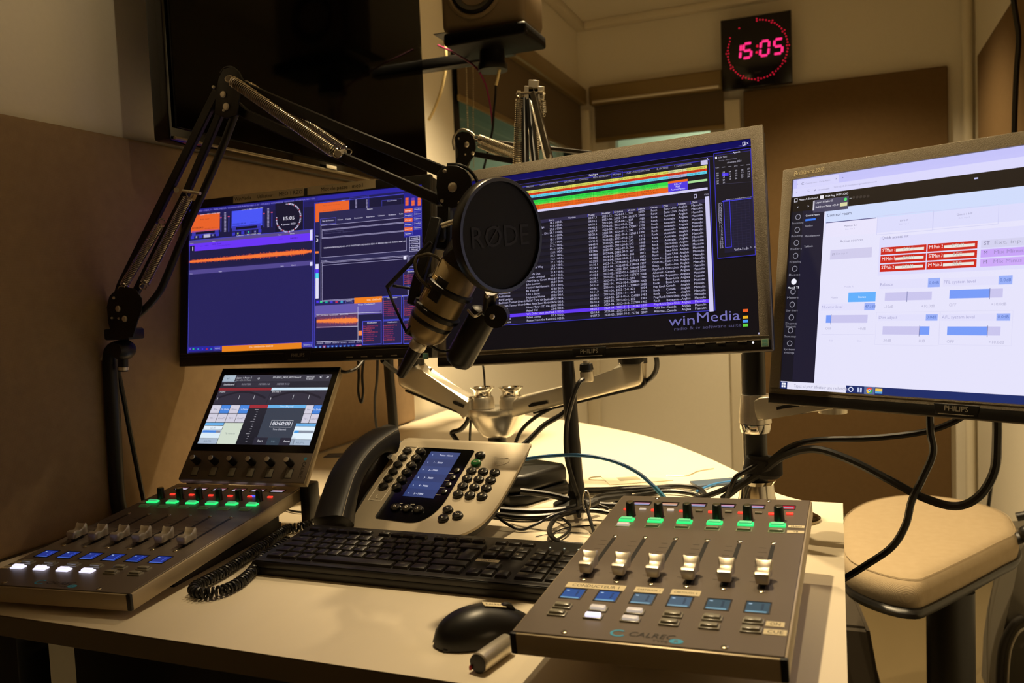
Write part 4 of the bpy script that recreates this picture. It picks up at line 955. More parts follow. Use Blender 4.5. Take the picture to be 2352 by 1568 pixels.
for i in range(NR):
    v = vt-dvr*i; hgt = .0031; c_ = 'c2bee0'
    if i == 27: U.lr(x0w+.0015, v-.0016, P2(1430, 460)[0], v-.0016+dvr, '6238f0', 4); c_ = 'c8b8ff'
    elif i % 2: U.lr(x0w+.0015, v-.0016, P2(1430, 460)[0], v-.0016+dvr, '1a1828', 3)
    row = [art[i] if i < len(art) else '', tit[i], intro[i]+' / 00:0..', dur[i], ('2024-' if i % 3 == 0 else '2023-')+mod_[i]+'..', cre[i]+'..', num[i], yr[i], gen[i], cty[i], 'Anglais', 'Féminin' if i == 22 else 'Masculin']
    for j, s_ in enumerate(row):
        if s_: U.lt(cx_[j], v, hgt, s_, c_, None, 6)
# agenda
a_, b_ = P2(1482, 180), P2(1752, 795); U.lr(a_[0], b_[1]-.004, .4755, a_[1]+.002, '15131c', 2); U.lo(a_[0], b_[1]-.004, .4755, a_[1]+.002, '3430b0', .001, 3)
U.t(1605, 172, 11, 'Agenda', 'e8e4fa', 1652, bold=True); U.r(1493, 194, 1505, 208, 'e8e4fa', 4); U.t(1512, 206, 11, 'ATM TEST', 'b8b4c8', 1570); U.t(1515, 222, 6, 'Tache : automation', '8c88a0', 1630); U.t(1568, 236, 11, 'décembre 2024', 'b8b4c8', 1660)
for j, d_ in enumerate(('lun.', 'mar.', 'mer.', 'jeu.', 'ven.', 'sam.')):
    x = 1496+j*39; U.t(x, 267-j*4, 8, d_, 'a8a4b8', x+24)
    for i in range(5):
        n_ = 2+j+i*7
        if n_ <= 31 and not (i == 0 and False): U.t(x+6, 303+i*16-j*5.5-(0), 10, '%02d' % n_, 'c0bcd0', x+20)
U.r(1536, 298, 1578, 312, '4a34e8', 5); U.line(1500, 368, 1730, 350, '3c3850', .0005)
U.r(1540, 470, 1748, 782, '1b1930', 3)
gx0, gy0 = P2(1545, 478); gx1, gy1 = .470, P2(1560, 768)[1]
for j in range(19): U.lr(gx0, gy1+(gy0-gy1)*j/18, gx1, gy1+(gy0-gy1)*j/18+.0003, '302c48', 4)
for j in range(7): U.lr(gx0+(gx1-gx0)*j/6, gy1, gx0+(gx1-gx0)*j/6+.0003, gy0, '302c48', 4)
U.lo(gx0, gy1, gx0+.009, gy0+.002, '4038e0', .0008, 5); U.lr(gx0-.002, gy0, gx1+.003, gy0+.001, '4846e0', 5)
for j in range(24): U.lt(gx0-.0075, gy1+(gy0-gy1)*j/24, .0021, '%02d' % (23-j), 'a8a4c0', .005, 6)
for j in range(6): U.lt(gx0+.004+j*(gx1-gx0)/6, gy0+.0018, .0014, 'lun.', 'c8c4dc', .006, 6); U.lt(gx0+.012+j*(gx1-gx0)/6.5, gy1-.004, .0024, '0', 'c8c4dc', .0014, 6)
U.t(1620, 786, 11, '2024-12-09', 'c8c4dc', 1706)
# software name in the corner
U.t(1200, 1262, 62, 'win', '6c68a8', 1365, l=6); U.t(1372, 1240, 62, 'Media', '7470b4', 1652, l=6, bold=True); U.t(1232, 1290, 20, 'radio & tv software suite', '4c486c', 1660, l=6)
for y, c in ((1163, 'e85c24'), (1205, 'e8b020'), (1230, '4c98f0'), (1255, '60cc40')): U.r(1668, y-7, 1702, y+9, c, 4)
U.r(1766, 1303, 1780, 1313, 'd0ccf0', 4)
U.build('centre_display', S_MON, mc)

# ---- right picture
U = UI(MRm); U.lr(0, 0, .474, .296, 'e6e4fc', 0); U.src(1780, 380, 4.112)
def hb(ya, yb, col, l=1, xa=0, xb=.474): U.lr(xa, U.p(180, yb)[1], xb, U.p(180, ya)[1], col, l)
top = .296
yy = lambda y: U.p(180, y)[1]
U.lr(0, yy(225), .474, top, 'c6c4fa', 1); U.lr(0, yy(300), .474, yy(220), 'dad8fc', 1)
u_, v_ = U.p(605, 95); U.lr(.006, yy(222), u_, top-.0015, 'd8d6fc', 2)
U.t(210, 185, 14, '<', '8080a0', 220); U.t(250, 185, 22, 'C', '6c6c8c', 275); U.t(290, 178, 13, 'Control room - Calrec Assist', '9a98b8', 522); U.t(574, 132, 13, 'x', '505070', 588); U.t(632, 124, 14, '+', '50508c', 648)
U.t(200, 265, 13, '<', '606080', 212); U.t(258, 253, 13, '-', '8080a0', 270); U.t(310, 248, 18, 'C', '707090', 328); U.t(372, 244, 18, 'A', '606080', 392); U.t(404, 238, 13, 'Non sécurisé', '8a88a8', 516); U.t(545, 215, 14, '172.16.255.21/monitoring/control-room', '9a98b8', 960)
U.lr(0, yy(445), .474, yy(300), '1d1612', 2)
dark = '191722'
U.lr(0, on(MRm, 1797, 875)[1], U.p(470, 430)[0], yy(440), dark, 3); U.lr(U.p(262, 500)[0], on(MRm, 1797, 875)[1], U.p(470, 430)[0], yy(440), '201d30', 4)
U.o(185, 313, 214, 345, 'd0ccd8', .0008, 5); U.t(228, 335, 18, 'Mixer A: Surface A', 'ece8f0', 408, bold=True); U.r(430, 285, 462, 312, 'ece8f0', 5); U.t(476, 300, 18, '2024 Aug 14 STUDIO', 'ece8f0', 692, bold=True)
U.r(368, 330, 692, 410, '4c4860', 4); U.r(364, 335, 372, 425, 'd0ccd8', 6); U.t(386, 360, 17, 'Layer 1 Fader 5', 'f4f0fa', 546, l=7, bold=True); U.t(386, 404, 17, 'Rx2 from Telos - Ch 01', 'f4f0fa', 606, l=7, bold=True); U.r(617, 354, 684, 380, 'dcd8a8', 6); U.disc(*U.p(669, 320), .0022, '50e070', 6); U.t(705, 318, 10, 'M', 'f0f0f0', 722, bold=True)
U.t(208, 408, 22, '<', 'e8e4f0', 222, bold=True); U.t(308, 396, 20, '>', 'e8e4f0', 322, bold=True)
for i in range(5): U.disc(*U.p(745+i*34, 302-i*3), .002, '38302c', 4)
U.r(1885, 117, 1920, 127, 'c8c8f8', 5)
for i, s_ in enumerate(('Processing', 'Routing', 'Faders', 'I/O patching', 'Buses', 'Mon & TB', 'Meters', 'User timers', 'Shows & Snapshots', 'Show setup', 'System settings')):
    px_ = 1780+(221-i*8.0)/4.112; py_ = 380+(487+i*122)/4.112
    if i > 5: py_ = 600+(164+(i-5)*122)/4.112
    u, v = on(MRm, px_, py_); hot = i == 5; c_ = 'f4f4ff' if hot else '8c8a98'
    U.disc(u, v, .0042, c_, 6, 12, None if hot else .0032); 
    U.lt(u, v-.0098, .0030, s_.split(' & ')[0] if i == 8 else s_.split()[0] if i == 10 else s_, c_, .018, 6, center=True, bold=hot)
    if i in (8, 10): U.lt(u, v-.0142, .0030, s_.split()[-1], c_, .016, 6, center=True)
    if hot: U.lr(u-.0135, v-.012, u-.0120, v+.008, '2e8af0', 6)
for i, s_ in enumerate(('Control room', 'Studios', 'Miscellaneous', 'Talkback')): U.t(291-i*5, 484+i*97, 18, s_, 'f0eefa' if i == 0 else 'a8a6b4', (420, 358, 422, 360)[i], bold=i == 0)
U.r(290, 508, 386, 516, '3c7cf0', 6)
hx = U.p(478, 500)[0]
U.lr(hx, yy(620), .474, yy(440), 'd0dcfc', 1)
U.t(492, 487, 28, 'Control room', '383858', 722, l=6)
U.lr(hx, on(MRm, 1897, 545)[1], .474, on(MRm, 1897, 512)[1], 'dcdcfc', 2)
U.r(485, 540, 960, 640, 'e8e4fc', 3); U.line(485, 542, 960, 495, '403c78', .0010, 6); U.t(655, 580, 16, 'Monitor LS', '706e90', 772, l=6); U.t(665, 608, 11, 'Ext. inp 1', 'b0aed0', 752)
U.o(970, 478, 1490, 612, 'ccccf0', .0005, 4); U.t(1182, 530, 16, 'DP HP', '9896b8', 1260); U.t(1175, 560, 11, 'Ext. inp 1', 'b8b6d8', 1262); U.o(1500, 430, 2110, 555, 'ccccf0', .0005, 4); U.t(1718, 474, 18, 'Guest 1 HP', '9896b8', 1865); U.t(1735, 503, 12, 'Ext. inp 1', 'b8b6d8', 1838)
U.t(614, 728, 24, 'Active sources', '9896b4', 835); U.r(526, 800, 915, 865, 'd0ccec', 4); U.t(540, 848, 17, 'ST', '70708c', 568); U.t(578, 842, 17, 'Ext inp 1', 'b0aecc', 682)
U.lr(U.p(990, 700)[0], U.p(990, 1038)[1], .474, U.p(990, 680)[1], 'dedcfc', 3); U.t(1008, 698, 26, 'Quick access list', '8886a8', 1262, l=6)
rr = [(1003, 770, 1434, 842, 'ST', 'Main 1', 'PGM1'), (998, 855, 1430, 926, 'M', 'Main 1', 'PGM1'), (992, 942, 1422, 1012, 'ST', 'Main 2', 'PGM2')]
r2_ = [(1444, 735, 1918, 792, 'M', 'Main 2', 'PGM2'), (1438, 823, 1912, 884, 'ST', 'Main 3', 'REC'), (1430, 914, 1906, 972, 'M', 'Main 3', 'REC')]
u0_, v0_ = U.p(1003, 772); u1_, v1_ = U.p(992, 1013); rowh = (v0_-v1_)/3
ux = [U.p(1000, 850)[0], U.p(1430, 830)[0], U.p(1440, 830)[0], U.p(1912, 800)[0]]
for k, (c0_, c1_, lst) in enumerate(((ux[0], ux[1], rr), (ux[2], ux[3], r2_))):
    for i in range(3):
        vb_ = v0_-rowh*(i+1)+.0010; vt_ = v0_-rowh*i-.0006; wd = c1_-c0_
        U.lr(c0_, vb_, c1_, vt_, 'cc2418', 5); U.lr(c0_+wd*.34, vb_+.003, c1_-wd*.05, vt_-.003, 'ece8e0', 6)
        U.lt(c0_+wd*.03, vb_+rowh*.32, .0042, lst[i][4], 'fff0f0', None, 7, bold=True); U.lt(c0_+wd*.13, vb_+rowh*.32, .0042, lst[i][5], 'fff0f0', wd*.19, 7, bold=True)
        U.lt(c0_+wd*.62, vb_+rowh*.34, .0040, lst[i][6], 'bcb8b0', None, 7, center=True)
for i, (c_, s_) in enumerate((('d4d2f0', 'Ext. inp. 1'), ('c8a4f8', 'Mix Minus 1'), ('cdaaf8', 'Mix Minus 2'))):
    vb_ = v0_-rowh*(i+1)+.0010; U.lr(ux[3]+.004, vb_, .474, v0_-rowh*i-.0006, c_, 5); U.lt(ux[3]+.007, vb_+rowh*.32, .0042, ('ST', 'M', 'M')[i], '706890', None, 7, bold=True); U.lt(ux[3]+.018, vb_+rowh*.32, .0042, s_, 'a088c8' if i else 'a8a6c0', .036, 7)
U.src(1780, 600, 4.112)
# mixer cards: title row, blue value chip, level bar
def card(x0, y0_, x1, y1_, ttl, chip, bx0, bx1, by, f, whole=True, blue0=0.0, l0='OFF', l1='+10.0dB'):
    a_, b_ = U.p(x0, y0_), U.p(x1, y1_); U.lr(a_[0], b_[1], b_[0], a_[1], 'e2e0fc', 3)
    w__ = b_[0]-a_[0]; h__ = a_[1]-b_[1]
    U.lr(b_[0]-w__*.19, b_[1], b_[0], a_[1], '9ab0f8', 4); U.lt(b_[0]-w__*.095, b_[1]+h__*.33, .0036, chip, '5470c0', None, 6, center=True); U.lt(a_[0]+.001, b_[1]+h__*.33, .0038, ttl, 'a8a6d0', None, 6)
    p_, q_ = U.p(bx0, by), U.p(bx1, by); hh = .0052; vv = p_[1]
    U.lr(p_[0], vv-hh, q_[0], vv+hh, 'cac6ee', 4); ww = q_[0]-p_[0]
    if f > blue0: U.lr(p_[0]+ww*blue0, vv-hh, p_[0]+ww*f, vv+hh, '789cf8', 5)
    U.lr(p_[0]+ww*(f if blue0 == 0 else blue0), vv-hh-.002, p_[0]+ww*(f if blue0 == 0 else blue0)+.0006, vv+hh+.001, '6068a0', 6)
    U.lt(p_[0], vv-.0145, .0034, l0, 'b4b2d0', None, 6); U.lt(q_[0]-.012, vv-.0145, .0034, l1, 'b4b2d0', None, 6)
card(990, 180, 1558, 242, 'Balance', '0.0dB', 1040, 1482, 335, .48, blue0=.48, l0='-10dB')
card(1590, 160, 2243, 215, 'PFL system level', '0.0dB', 1650, 2153, 312, .76)
card(975, 505, 1536, 560, 'Dim adjust', '0.0dB', 1018, 1460, 652, 1.0, blue0=.79, l0='-30dB', l1='0dB')
card(1572, 498, 2222, 560, 'AFL system level', '0.0dB', 1628, 2132, 656, .76)
card(440, 402, 945, 460, 'Monitor level', '-47.3dB', 484, 876, 545, .12, l1='+0dB')
U.r(696, 296, 950, 380, '64b0fc', 4); U.t(788, 346, 18, 'Stereo', 'f4f8ff', 862, l=6, bold=True); U.t(528, 352, 18, 'Mono', 'a8a6cc', 594); U.t(655, 248, 16, 'Mode fc', 'c0bee0', 745); U.t(512, 755, 14, 'Talk', 'c0bee0', 552); U.t(775, 757, 14, 'Dim', 'c0bee0', 820)
U.line(440, 690, 945, 692, 'd4d2f0', .0005); U.o(960, 480, 1545, 800, 'dcdaf4', .0005, 3); U.o(1565, 470, 2235, 800, 'dcdaf4', .0005, 3)
# task bar
vb_, vt_ = 0, on(MRm, 1797, 876)[1]
U.lr(0, 0, .474, vt_, '1c2c68', 5); U.lr(on(MRm, 1809, 880)[0], 0, on(MRm, 1944, 890)[0], vt_, 'e8e6fa', 6); 
u, v = on(MRm, 1800.5, 884); 
for i, j in ((0, 0), (1, 0), (0, 1), (1, 1)): U.lr(u-.003+i*.0034, v-.003+j*.0034, u-.0002+i*.0034, v-.0002+j*.0034, 'f4f4ff', 7)
U.lt(on(MRm, 1824, 888)[0], v-.0020, .0042, 'Tapez ici pour effectuer une recherche', 'a09eb8', .078, 7)
tb0 = on(MRm, 1955, 894)
U.disc(tb0[0], vt_/2, .0034, 'e8ecff', 7, 16, .0024); u = on(MRm, 1975, 896)[0]
U.lr(u-.003, vt_/2-.003, u-.0008, vt_/2+.003, 'c8d0f0', 7); U.lr(u+.0005, vt_/2-.003, u+.003, vt_/2+.003, 'c8d0f0', 7)
u = on(MRm, 1997.5, 896)[0]; U.lr(u-.007, 0, u+.007, vt_, '5a6a98', 6)
for k, c_ in enumerate(('e8483c', 'f0c030', '40a850')):
    a0 = math.radians(30+120*k); U.poly([(u, vt_/2)]+[(u+.0040*math.cos(a0+math.radians(12*j)), vt_/2+.0040*math.sin(a0+math.radians(12*j))) for j in range(11)], c_, 7)
U.disc(u, vt_/2, .0019, 'f0f0f0', 8); U.disc(u, vt_/2, .0014, '4078e0', 9)
u = on(MRm, 2019, 898)[0]; U.lr(u-.0045, vt_/2-.0032, u+.0045, vt_/2+.0032, 'f0c858', 7); U.lr(u-.0045, vt_/2-.0032, u+.0045, vt_/2-.0005, '58a0d8', 8)
U.build('right_display', S_MON, mr)

# ================================================================== keyboard
MK = frame(-.7176, .8946, .0249, .0138, .0745, 0)
kb = thing('keyboard', 'black full-size keyboard with a small white tape label in front of the telephone', 'keyboard', MK)
PU, PV = .01905, .0185
def kbx(mb):
    mb.prism([(-.012, -.022), (.4385, -.022), (.4385, .118), (-.012, .118)], -.013, -.0035, .003, 2); return mb
kbx(MB()).build('case', M_kb, kb, local=True)
MB().prism([(-.008, -.0205), (.4345, -.0205), (.4345, -.0125), (-.008, -.0125)], -.0040, -.0028, .001).build('front_ledge', M_kb, kb, local=True)
MB().box((-.006, .095, -.026), (.010, .113, -.012), .002).build('foot', M_kb, kb, local=True)
MB().box((.415, .095, -.026), (.431, .113, -.012), .002).build('foot', M_kb, kb, local=True)
MB().box((-.010, -.021, -.0225), (.4365, .0, -.0125), .002).build('front_lip', M_kb, kb, local=True)
_km = {}
def key(u, v, w_=1.0, h_=1.0, leg=None):
    k = (w_, h_)
    if k not in _km:
        a_, b_ = w_*PU/2-.0012, h_*PV/2-.0011
        mb = MB(); vs = [(-a_, -b_, -.004), (a_, -b_, -.004), (a_, b_, -.004), (-a_, b_, -.004), (-a_+.0013, -b_+.0016, .0), (a_-.0013, -b_+.0016, .0), (a_-.0013, b_-.0008, .0), (-a_+.0013, b_-.0008, .0)]
        v2_, f_ = mb._add(vs, [(4, 5, 6, 7), (0, 1, 5, 4), (1, 2, 6, 5), (2, 3, 7, 6), (3, 0, 4, 7)]); mb._bev(f_[:1], .0005, 1)
        _km[k] = mb.mesh('key', M_kbt)
    o = piece('key', _km[k], kb, (u*PU, v*PV, 0))
    if leg: letters(LEG, leg, u*PU-.0045, v*PV+.0005, .0030 if len(leg) < 3 else .0022, .00025)
    return o
LEG = MB()
rows = [
 (0, [('Ctrl', 1.25), ('', 1.25), ('Alt', 1.25), (None, 0), ('', 6.25), ('AltGr', 1.25), ('', 1.25), ('', 1.25), ('Ctrl', 1.25)]),
 (1, [('', 1.25)] + [(c, 1) for c in '<WXCVBN?.!'] + [('/', 1), ('', 2.75)]),
 (2, [('', 1.75)] + [(c, 1) for c in 'QSDFGHJKLM%*'] ),
 (3, [('Tab', 1.5)] + [(c, 1) for c in 'AZERTYUIOP^$']),
 (4, [('2', 1)] + [(c, 1) for c in '1234567890)='] + [('', 2)]),
]
for r_, ks in rows:
    x = 0
    for s_, w_ in ks:
        if s_ is None: continue
        key(x+w_/2, r_, w_, 1, s_ or None); x += w_
key(14.35, 2.5, 1.25, 2)
x = .5
for i in range(13):
    key(x, 5.15, 1, .62, 'Esc' if i == 0 else 'F%d' % i); x += 1
    if i in (0, 4, 8): x += .5
for i in range(3): key(15.75+i, 5.15, 1, .62)
for r_, n_ in ((4, ('Inser', '', 'Pg')), (3, ('Suppr', 'Fin', 'Pg'))):
    for i in range(3): key(15.75+i, r_, 1, 1, n_[i] or None)
key(16.75, 1); 
for i in range(3): key(15.75+i, 0)
NP = [(19, 4, 'Verr'), (20, 4, '/'), (21, 4, '*'), (22, 4, '-'), (19, 3, '7'), (20, 3, '8'), (21, 3, '9'), (19, 2, '4'), (20, 2, '5'), (21, 2, '6'), (19, 1, '1'), (20, 1, '2'), (21, 1, '3'), (21, 0, '.')]
for a_, b_, s_ in NP: key(a_+.05, b_, 1, 1, s_)
key(19.55, 0, 2, 1, '0'); key(22.05, 2.5, 1, 2); key(22.05, .5, 1, 2)
LEG.build('key_legends', mat('key_print', '8a8478', .5), kb, local=True, kind='stuff')
for x in (19.3, 20.3, 21.3):
    MB().cyl((x*PU, 5.1*PV, -.0036), (x*PU, 5.1*PV, -.0028), .0012, seg=10).build('indicator_light', mat('kb_led', 'd0d8d0', .4, emit='a0b0a8', es=.6 if x < 20 else .15), kb, local=True)
tape_(kb, MK, .2905, .0270, .3215, .0345, 'CALREC', .0040)

# ================================================================== telephone
MP = frame(-.697, 1.052, .020, -.079, .529, 0)
ph = thing('telephone', 'grey broadcast desk telephone with a blue screen and black handset', 'telephone', MP)
fp = crom([Vector(p+(0,)) for p in ((.150, -.004), (.1875, .000), (.2120, .018), (.2235, .040), (.2295, .070), (.2320, .110), (.2325, .1586))], 4)
poly = [(.002, -.004), (.12, -.004)] + [(p.x, p.y) for p in fp] + [(.2335, .198), (.2315, .2025), (.004, .2025), (-.003, .1985), (-.006, .190)]
MB().prism(poly, -.0045, 0, .0015, 2).build('faceplate', M_phone, ph, local=True)
inn = [(max(x, .004) if x < .1 else x-.006, y*.98+.001) for x, y in poly]
MB().prism(inn, -.017, -.0046, .005).build('shell', M_phdark, ph, local=True)
mb = MB(MP); 
# wedge base standing on the desk
def lowest(u, v): p = MP @ Vector((u, v, -.016)); return p
mb = MB(); cs = [lowest(-.03, .02), lowest(.150, .03), lowest(.165, .150), lowest(-.02, .150)]
base_ = [Vector((p.x, p.y+(0 if i < 2 else -.01), DZ+.0005)) for i, p in enumerate(cs)]
mb._add([*base_, *cs], [(3, 2, 1, 0), (4, 5, 6, 7), (0, 1, 5, 4), (1, 2, 6, 5), (2, 3, 7, 6), (3, 0, 4, 7)]); mb.build('wedge_base', M_phdark, ph)
# cradle beside the plate, with the handset in it
MB().prism([(-.062, -.006), (.004, -.006), (.0, .1985), (-.046, .1985), (-.058, .10)], -.018, -.002, .005, 2).build('cradle', M_phdark, ph, local=True)
hs = thing_hs = None
hpts = [on(MP, *p, .020) + (hgt,) for p, hgt in (((760, 1200), .012), ((778, 1160), .024), ((802, 1115), .036), ((830, 1076), .040), ((858, 1043), .037), ((882, 1020), .029), ((898, 1008), .020))]
mb = MB(); pts = crom([Vector(p) for p in hpts], 5); n_ = len(pts); seg = 18; V_ = []
for i, p in enumerate(pts):
    d = (pts[min(i+1, n_-1)]-pts[max(i-1, 0)]).normalized(); side = Vector((1, 0, 0)); side = (side-d*side.dot(d)).normalized(); up = side.cross(d)
    if up.z < 0: up = -up
    f = i/(n_-1); e = abs(2*f-1); wd = .0275+.003*e**2; th = .0150+.011*e**2.5
    if i in (0, n_-1): wd *= .72; th *= .6
    for k in range(seg):
        t = 2*math.pi*k/seg; ct, st_ = math.cos(t), math.sin(t)
        V_.append(p + side*wd*math.copysign(abs(ct)**.6, ct) + up*th*math.copysign(abs(st_)**.75, st_))
F_ = [tuple(reversed(range(seg))), tuple(range((n_-1)*seg, n_*seg))]
for j in range(n_-1):
    for k in range(seg): F_.append((j*seg+k, j*seg+(k+1) % seg, (j+1)*seg+(k+1) % seg, (j+1)*seg+k))
mb._add(V_, F_); hset = mb.build('handset', mat('handset_plastic', '12100e', .5, bump=.05, scale=900), ph, local=True, ang=60)
WM[hset] = WM[ph].copy()
seam = [V_[j*seg+2]+Vector((.0002, 0, .0004)) for j in range(1, n_-1)]
MB().tube(seam, .0005, 5, spline=False).build('seam_highlight', M_alub, hset, local=True)  # seam line in bright metal, the silver highlight along it put into the material
for v_ in (.018, .182): MB().lathe([(.019, -.004), (.019, .008), (.015, .012)], 20, Matrix.Translation((-.027, v_, -.002))).build('cradle_cup', M_phdark, ph, local=True)
# black window with display
bp = [(.0405, .021), (.044, .0175)] + [(p.x, p.y) for p in crom([Vector(q+(0,)) for q in ((.100, .0155), (.118, .019), (.133, .034), (.141, .056), (.1425, .080))], 4)] + [(.1425, .176), (.1395, .179), (.0445, .179), (.0415, .176)]
MB().prism(bp, .0001, .0010, .0003, 1).build('display_window', M_blackg, ph, local=True)
U = UI(MP); U.v = []; z0 = 10
def lift(ui, dz):
    ui.v = [(a_, b_, c_+dz) for a_, b_, c_ in ui.v]
U.lr(.0650, .0670, .1205, .1700, '1e3264', 0)
for i in range(6): U.lr(.0650, .0670+i*.0172, .1205, .0670+(i+1)*.0172-.0004, ('1d3268', '223a74')[i % 2], 1)
for i, s_ in enumerate(('Telos VSet6', '1 - 7000', '2 - 7000', '3 - 7000', '4 - 7000', '5 - 7000')):
    U.lt(.0820 if i else .0850, .1600-i*.0176, .0036, s_, 'e8ecff', .017 if i else .025, 4, bold=True); U.disc(.0720, .1615-i*.0176, .0009, 'd0e0ff', 4, 8)
lift(U, .0012); U.build('phone_display', S_MON, ph)
pk = MB().lathe([(.0086, 0), (.0086, .0030), (.0077, .0046), (.0048, .0055), (.0, .0057)], 22, sx=1.0, sy=.84).mesh('key', M_key)
pks = MB().lathe([(.0050, 0), (.0048, .0020), (.0030, .0030), (.0, .0032)], 16).mesh('soft_key', M_key)
def plabel(o, s_, h=.0040, m=M_white):
    mb = MB(); letters(mb, s_, 0, -h/2, h, .00585, center=True); mb.build('key_print', m, o, local=True)
for i in range(6):
    v = .1670-i*.0168
    piece('key', pk, ph, (.0205, v, 0), label='unlit line key'); o = piece('key', pk, ph, (.0460, v, .0008 if v < .179 else 0)); plabel(o, str(i+1))
for i in range(4):
    v = .1290-i*.0158
    piece('soft_key', pks, ph, (.1325, v, .001)); MB().box((.1205, v-.0068, .0010), (.1290, v-.0063, .0013)).build('key_line', M_white, ph, local=True)
for r_ in range(4):
    for c_ in range(3): o = piece('key', pk, ph, (.1580+c_*.0203, .1300-r_*.0170, 0)); plabel(o, '123456789*0#'[r_*3+c_])
o = piece('key', pk, ph, (.1575, .1665, 0)); plabel(o, '#'); o = piece('key', pk, ph, (.1580, .1480, 0), M_gokey, 'green go key'); plabel(o, 'GO', .003)
for i, s_ in enumerate(('H', 'O', 'X')): o = piece('key', pk, ph, (.0670+i*.0202, .0410, .0006)); plabel(o, s_, .0045)
for (u, v, s_) in ((.1560, .0465, '<'), (.1768, .0372, '>>'), (.1565, .0290, 'o')): o = piece('key', pk, ph, (u, v, 0)); plabel(o, s_, .0042)
mb = MB(); ol = crom([Vector(p) for p in ((.012, .054, .0003), (.028, .054, .0003), (.0325, .058, .0003), (.0330, .115, .0003), (.0330, .174, .0003), (.030, .1785, .0003), (.012, .1785, .0003), (.0085, .174, .0003), (.0085, .115, .0003), (.0085, .058, .0003))], 4, True)
mb.tube(ol, .0006, 4, spline=False, closed=True); mb.build('printed_outline', M_white, ph, local=True)
mb = MB(); mb.tube([(.0195, .066, .0004), (.0180, .0625, .0004), (.0200, .0590, .0004), (.0245, .0585, .0004)], .0007, 5); mb.build('handset_icon', M_white, ph, local=True)
mb = MB(); letters(mb, 'Telos', .1790, .1610, .0060, .0004, slant=.25, w=.024); letters(mb, 'VSet', .1830, .1520, .0060, .0004, slant=.25, w=.020)
mb.tube([(.1960, .1650, .0003), (.2080, .1640, .0003), (.2110, .1570, .0003), (.2050, .1510, .0003), (.1940, .1465, .0003)], .0003, 4); mb.build('printed_name', M_white, ph, local=True)
mb = MB(); letters(mb, 'PREV', .068, .0505, .0018, .0012); letters(mb, 'AUTO', .088, .0505, .0018, .0012); mb.build('key_captions', M_white, ph, local=True, kind='stuff')
# coiled cord
def px_path(lst): return crom([at(x, y, z=z_) for x, y, z_ in lst], 8)
cp = px_path([(733, 1196, .012), (712, 1203, .010), (690, 1210, .009), (660, 1214, .009), (625, 1236, .009), (575, 1272, .009), (520, 1308, .009), (475, 1332, .009), (448, 1347, .009), (447, 1358, .008), (475, 1362, .008), (515, 1354, .008), (552, 1335, .008), (582, 1308, .008), (600, 1282, .010), (630, 1262, .012), (662, 1240, .016)])
cord = MB().helix(cp, .0058, .0019, 88, 6, 10).build('coiled_cord', M_rub, ph)

# ================================================================== mouse and barrel adapter
A, B = at(1003, 1472, z=.005), at(1222, 1398, z=.012)
d_ = (at(1215, 1400, z=0)-at(1000, 1478, z=0)); ang = math.atan2(d_.y, d_.x)
mp0 = at(1012, 1468, z=0)
ang = math.radians(38)
mc0 = at(1003, 1484, z=.0) + Vector((math.cos(ang), math.sin(ang), 0))*.050
Mm = Matrix.Translation(Vector((mc0.x, mc0.y, DZ))) @ Matrix.Rotation(ang, 4, 'Z')
ms = thing('computer_mouse', 'black computer mouse with a taped label, nose under the right console', 'mouse', Mm)
mb = MB(); N1, N2 = 26, 20; V_ = []
for i in range(N1+1):
    f = i/N1; x = -.053+.106*f; 
    wv = .0295*math.sqrt(max(0, 1-abs((x-.0)/.0535)**2.6))*(1-.10*math.exp(-((x-.012)/.018)**2)); hgt = (.0345*math.sqrt(max(0, 1-abs((x+.002)/(.0515 if x < -.002 else .062))**2.2)))*(1-.22*max(0, x/.053))
    for k in range(N2+1):
        t = math.pi*k/N2; y = -wv*math.cos(t); z_ = .002+hgt*math.sin(t)**.86
        V_.append((x, y, z_))
F_ = []
for i in range(N1):
    for k in range(N2): F_.append((i*(N2+1)+k, i*(N2+1)+k+1, (i+1)*(N2+1)+k+1, (i+1)*(N2+1)+k))
mb._add(V_, F_); bmesh.ops.remove_doubles(mb.bm, verts=mb.bm.verts[:], dist=.0002); mb.build('body', M_blackp, ms, local=True, ang=70)
MB().prism([(-.047, -.019), (-.020, -.026), (.025, -.024), (.046, -.015), (.046, .015), (.025, .024), (-.020, .026), (-.047, .019)], 0, .0035, .001).build('base_skirt', M_rub, ms, local=True)
MB().cyl((.026, -.0035, .0255), (.026, .0035, .0255), .009, seg=20).build('wheel', M_rub, ms, local=True)
MB().tube([(.010, 0, .0335), (.030, 0, .0290), (.045, 0, .0190)], .0005, 5).build('button_split', M_rub, ms, local=True)
mb = MB(Matrix.Translation((.014, .000, .0343)) @ Matrix.Rotation(math.radians(12), 4, 'Y')); mb.box((-.013, -.006, -.0004), (.011, .006, .0003)); lo_ = mb.build('tape_label', M_tape, ms, local=True)
mb = MB(Matrix.Translation((.014, .000, .0343)) @ Matrix.Rotation(math.radians(12), 4, 'Y') ); letters(mb, 'CALREC', -.001, -.002, .0042, .0004, center=True, w=.019); mb.build('lettering', M_print, lo_, local=True)
p0, p1 = at(1099, 1523, z=.0100), at(1163, 1478, z=.0100)
p1 = p0 + (p1-p0).normalized()*.052
ba = thing('barrel_adapter', 'short metal barrel adapter lying by the front corner of the right console', 'adapter', Vector((p0.x, p0.y, DZ)))
MB().lathe([(.0085, 0), (.0098, .0012), (.0098, .050), (.0085, .052)], 28, axis(p0, p1)).build('sleeve', M_alub, ba)
MB().lathe([(.0092, -.0012), (.0086, -.0012), (.0030, -.0010), (.0028, .002), (.0, .002)], 24, axis(p0, p1)).build('end_face', M_rub, ba)
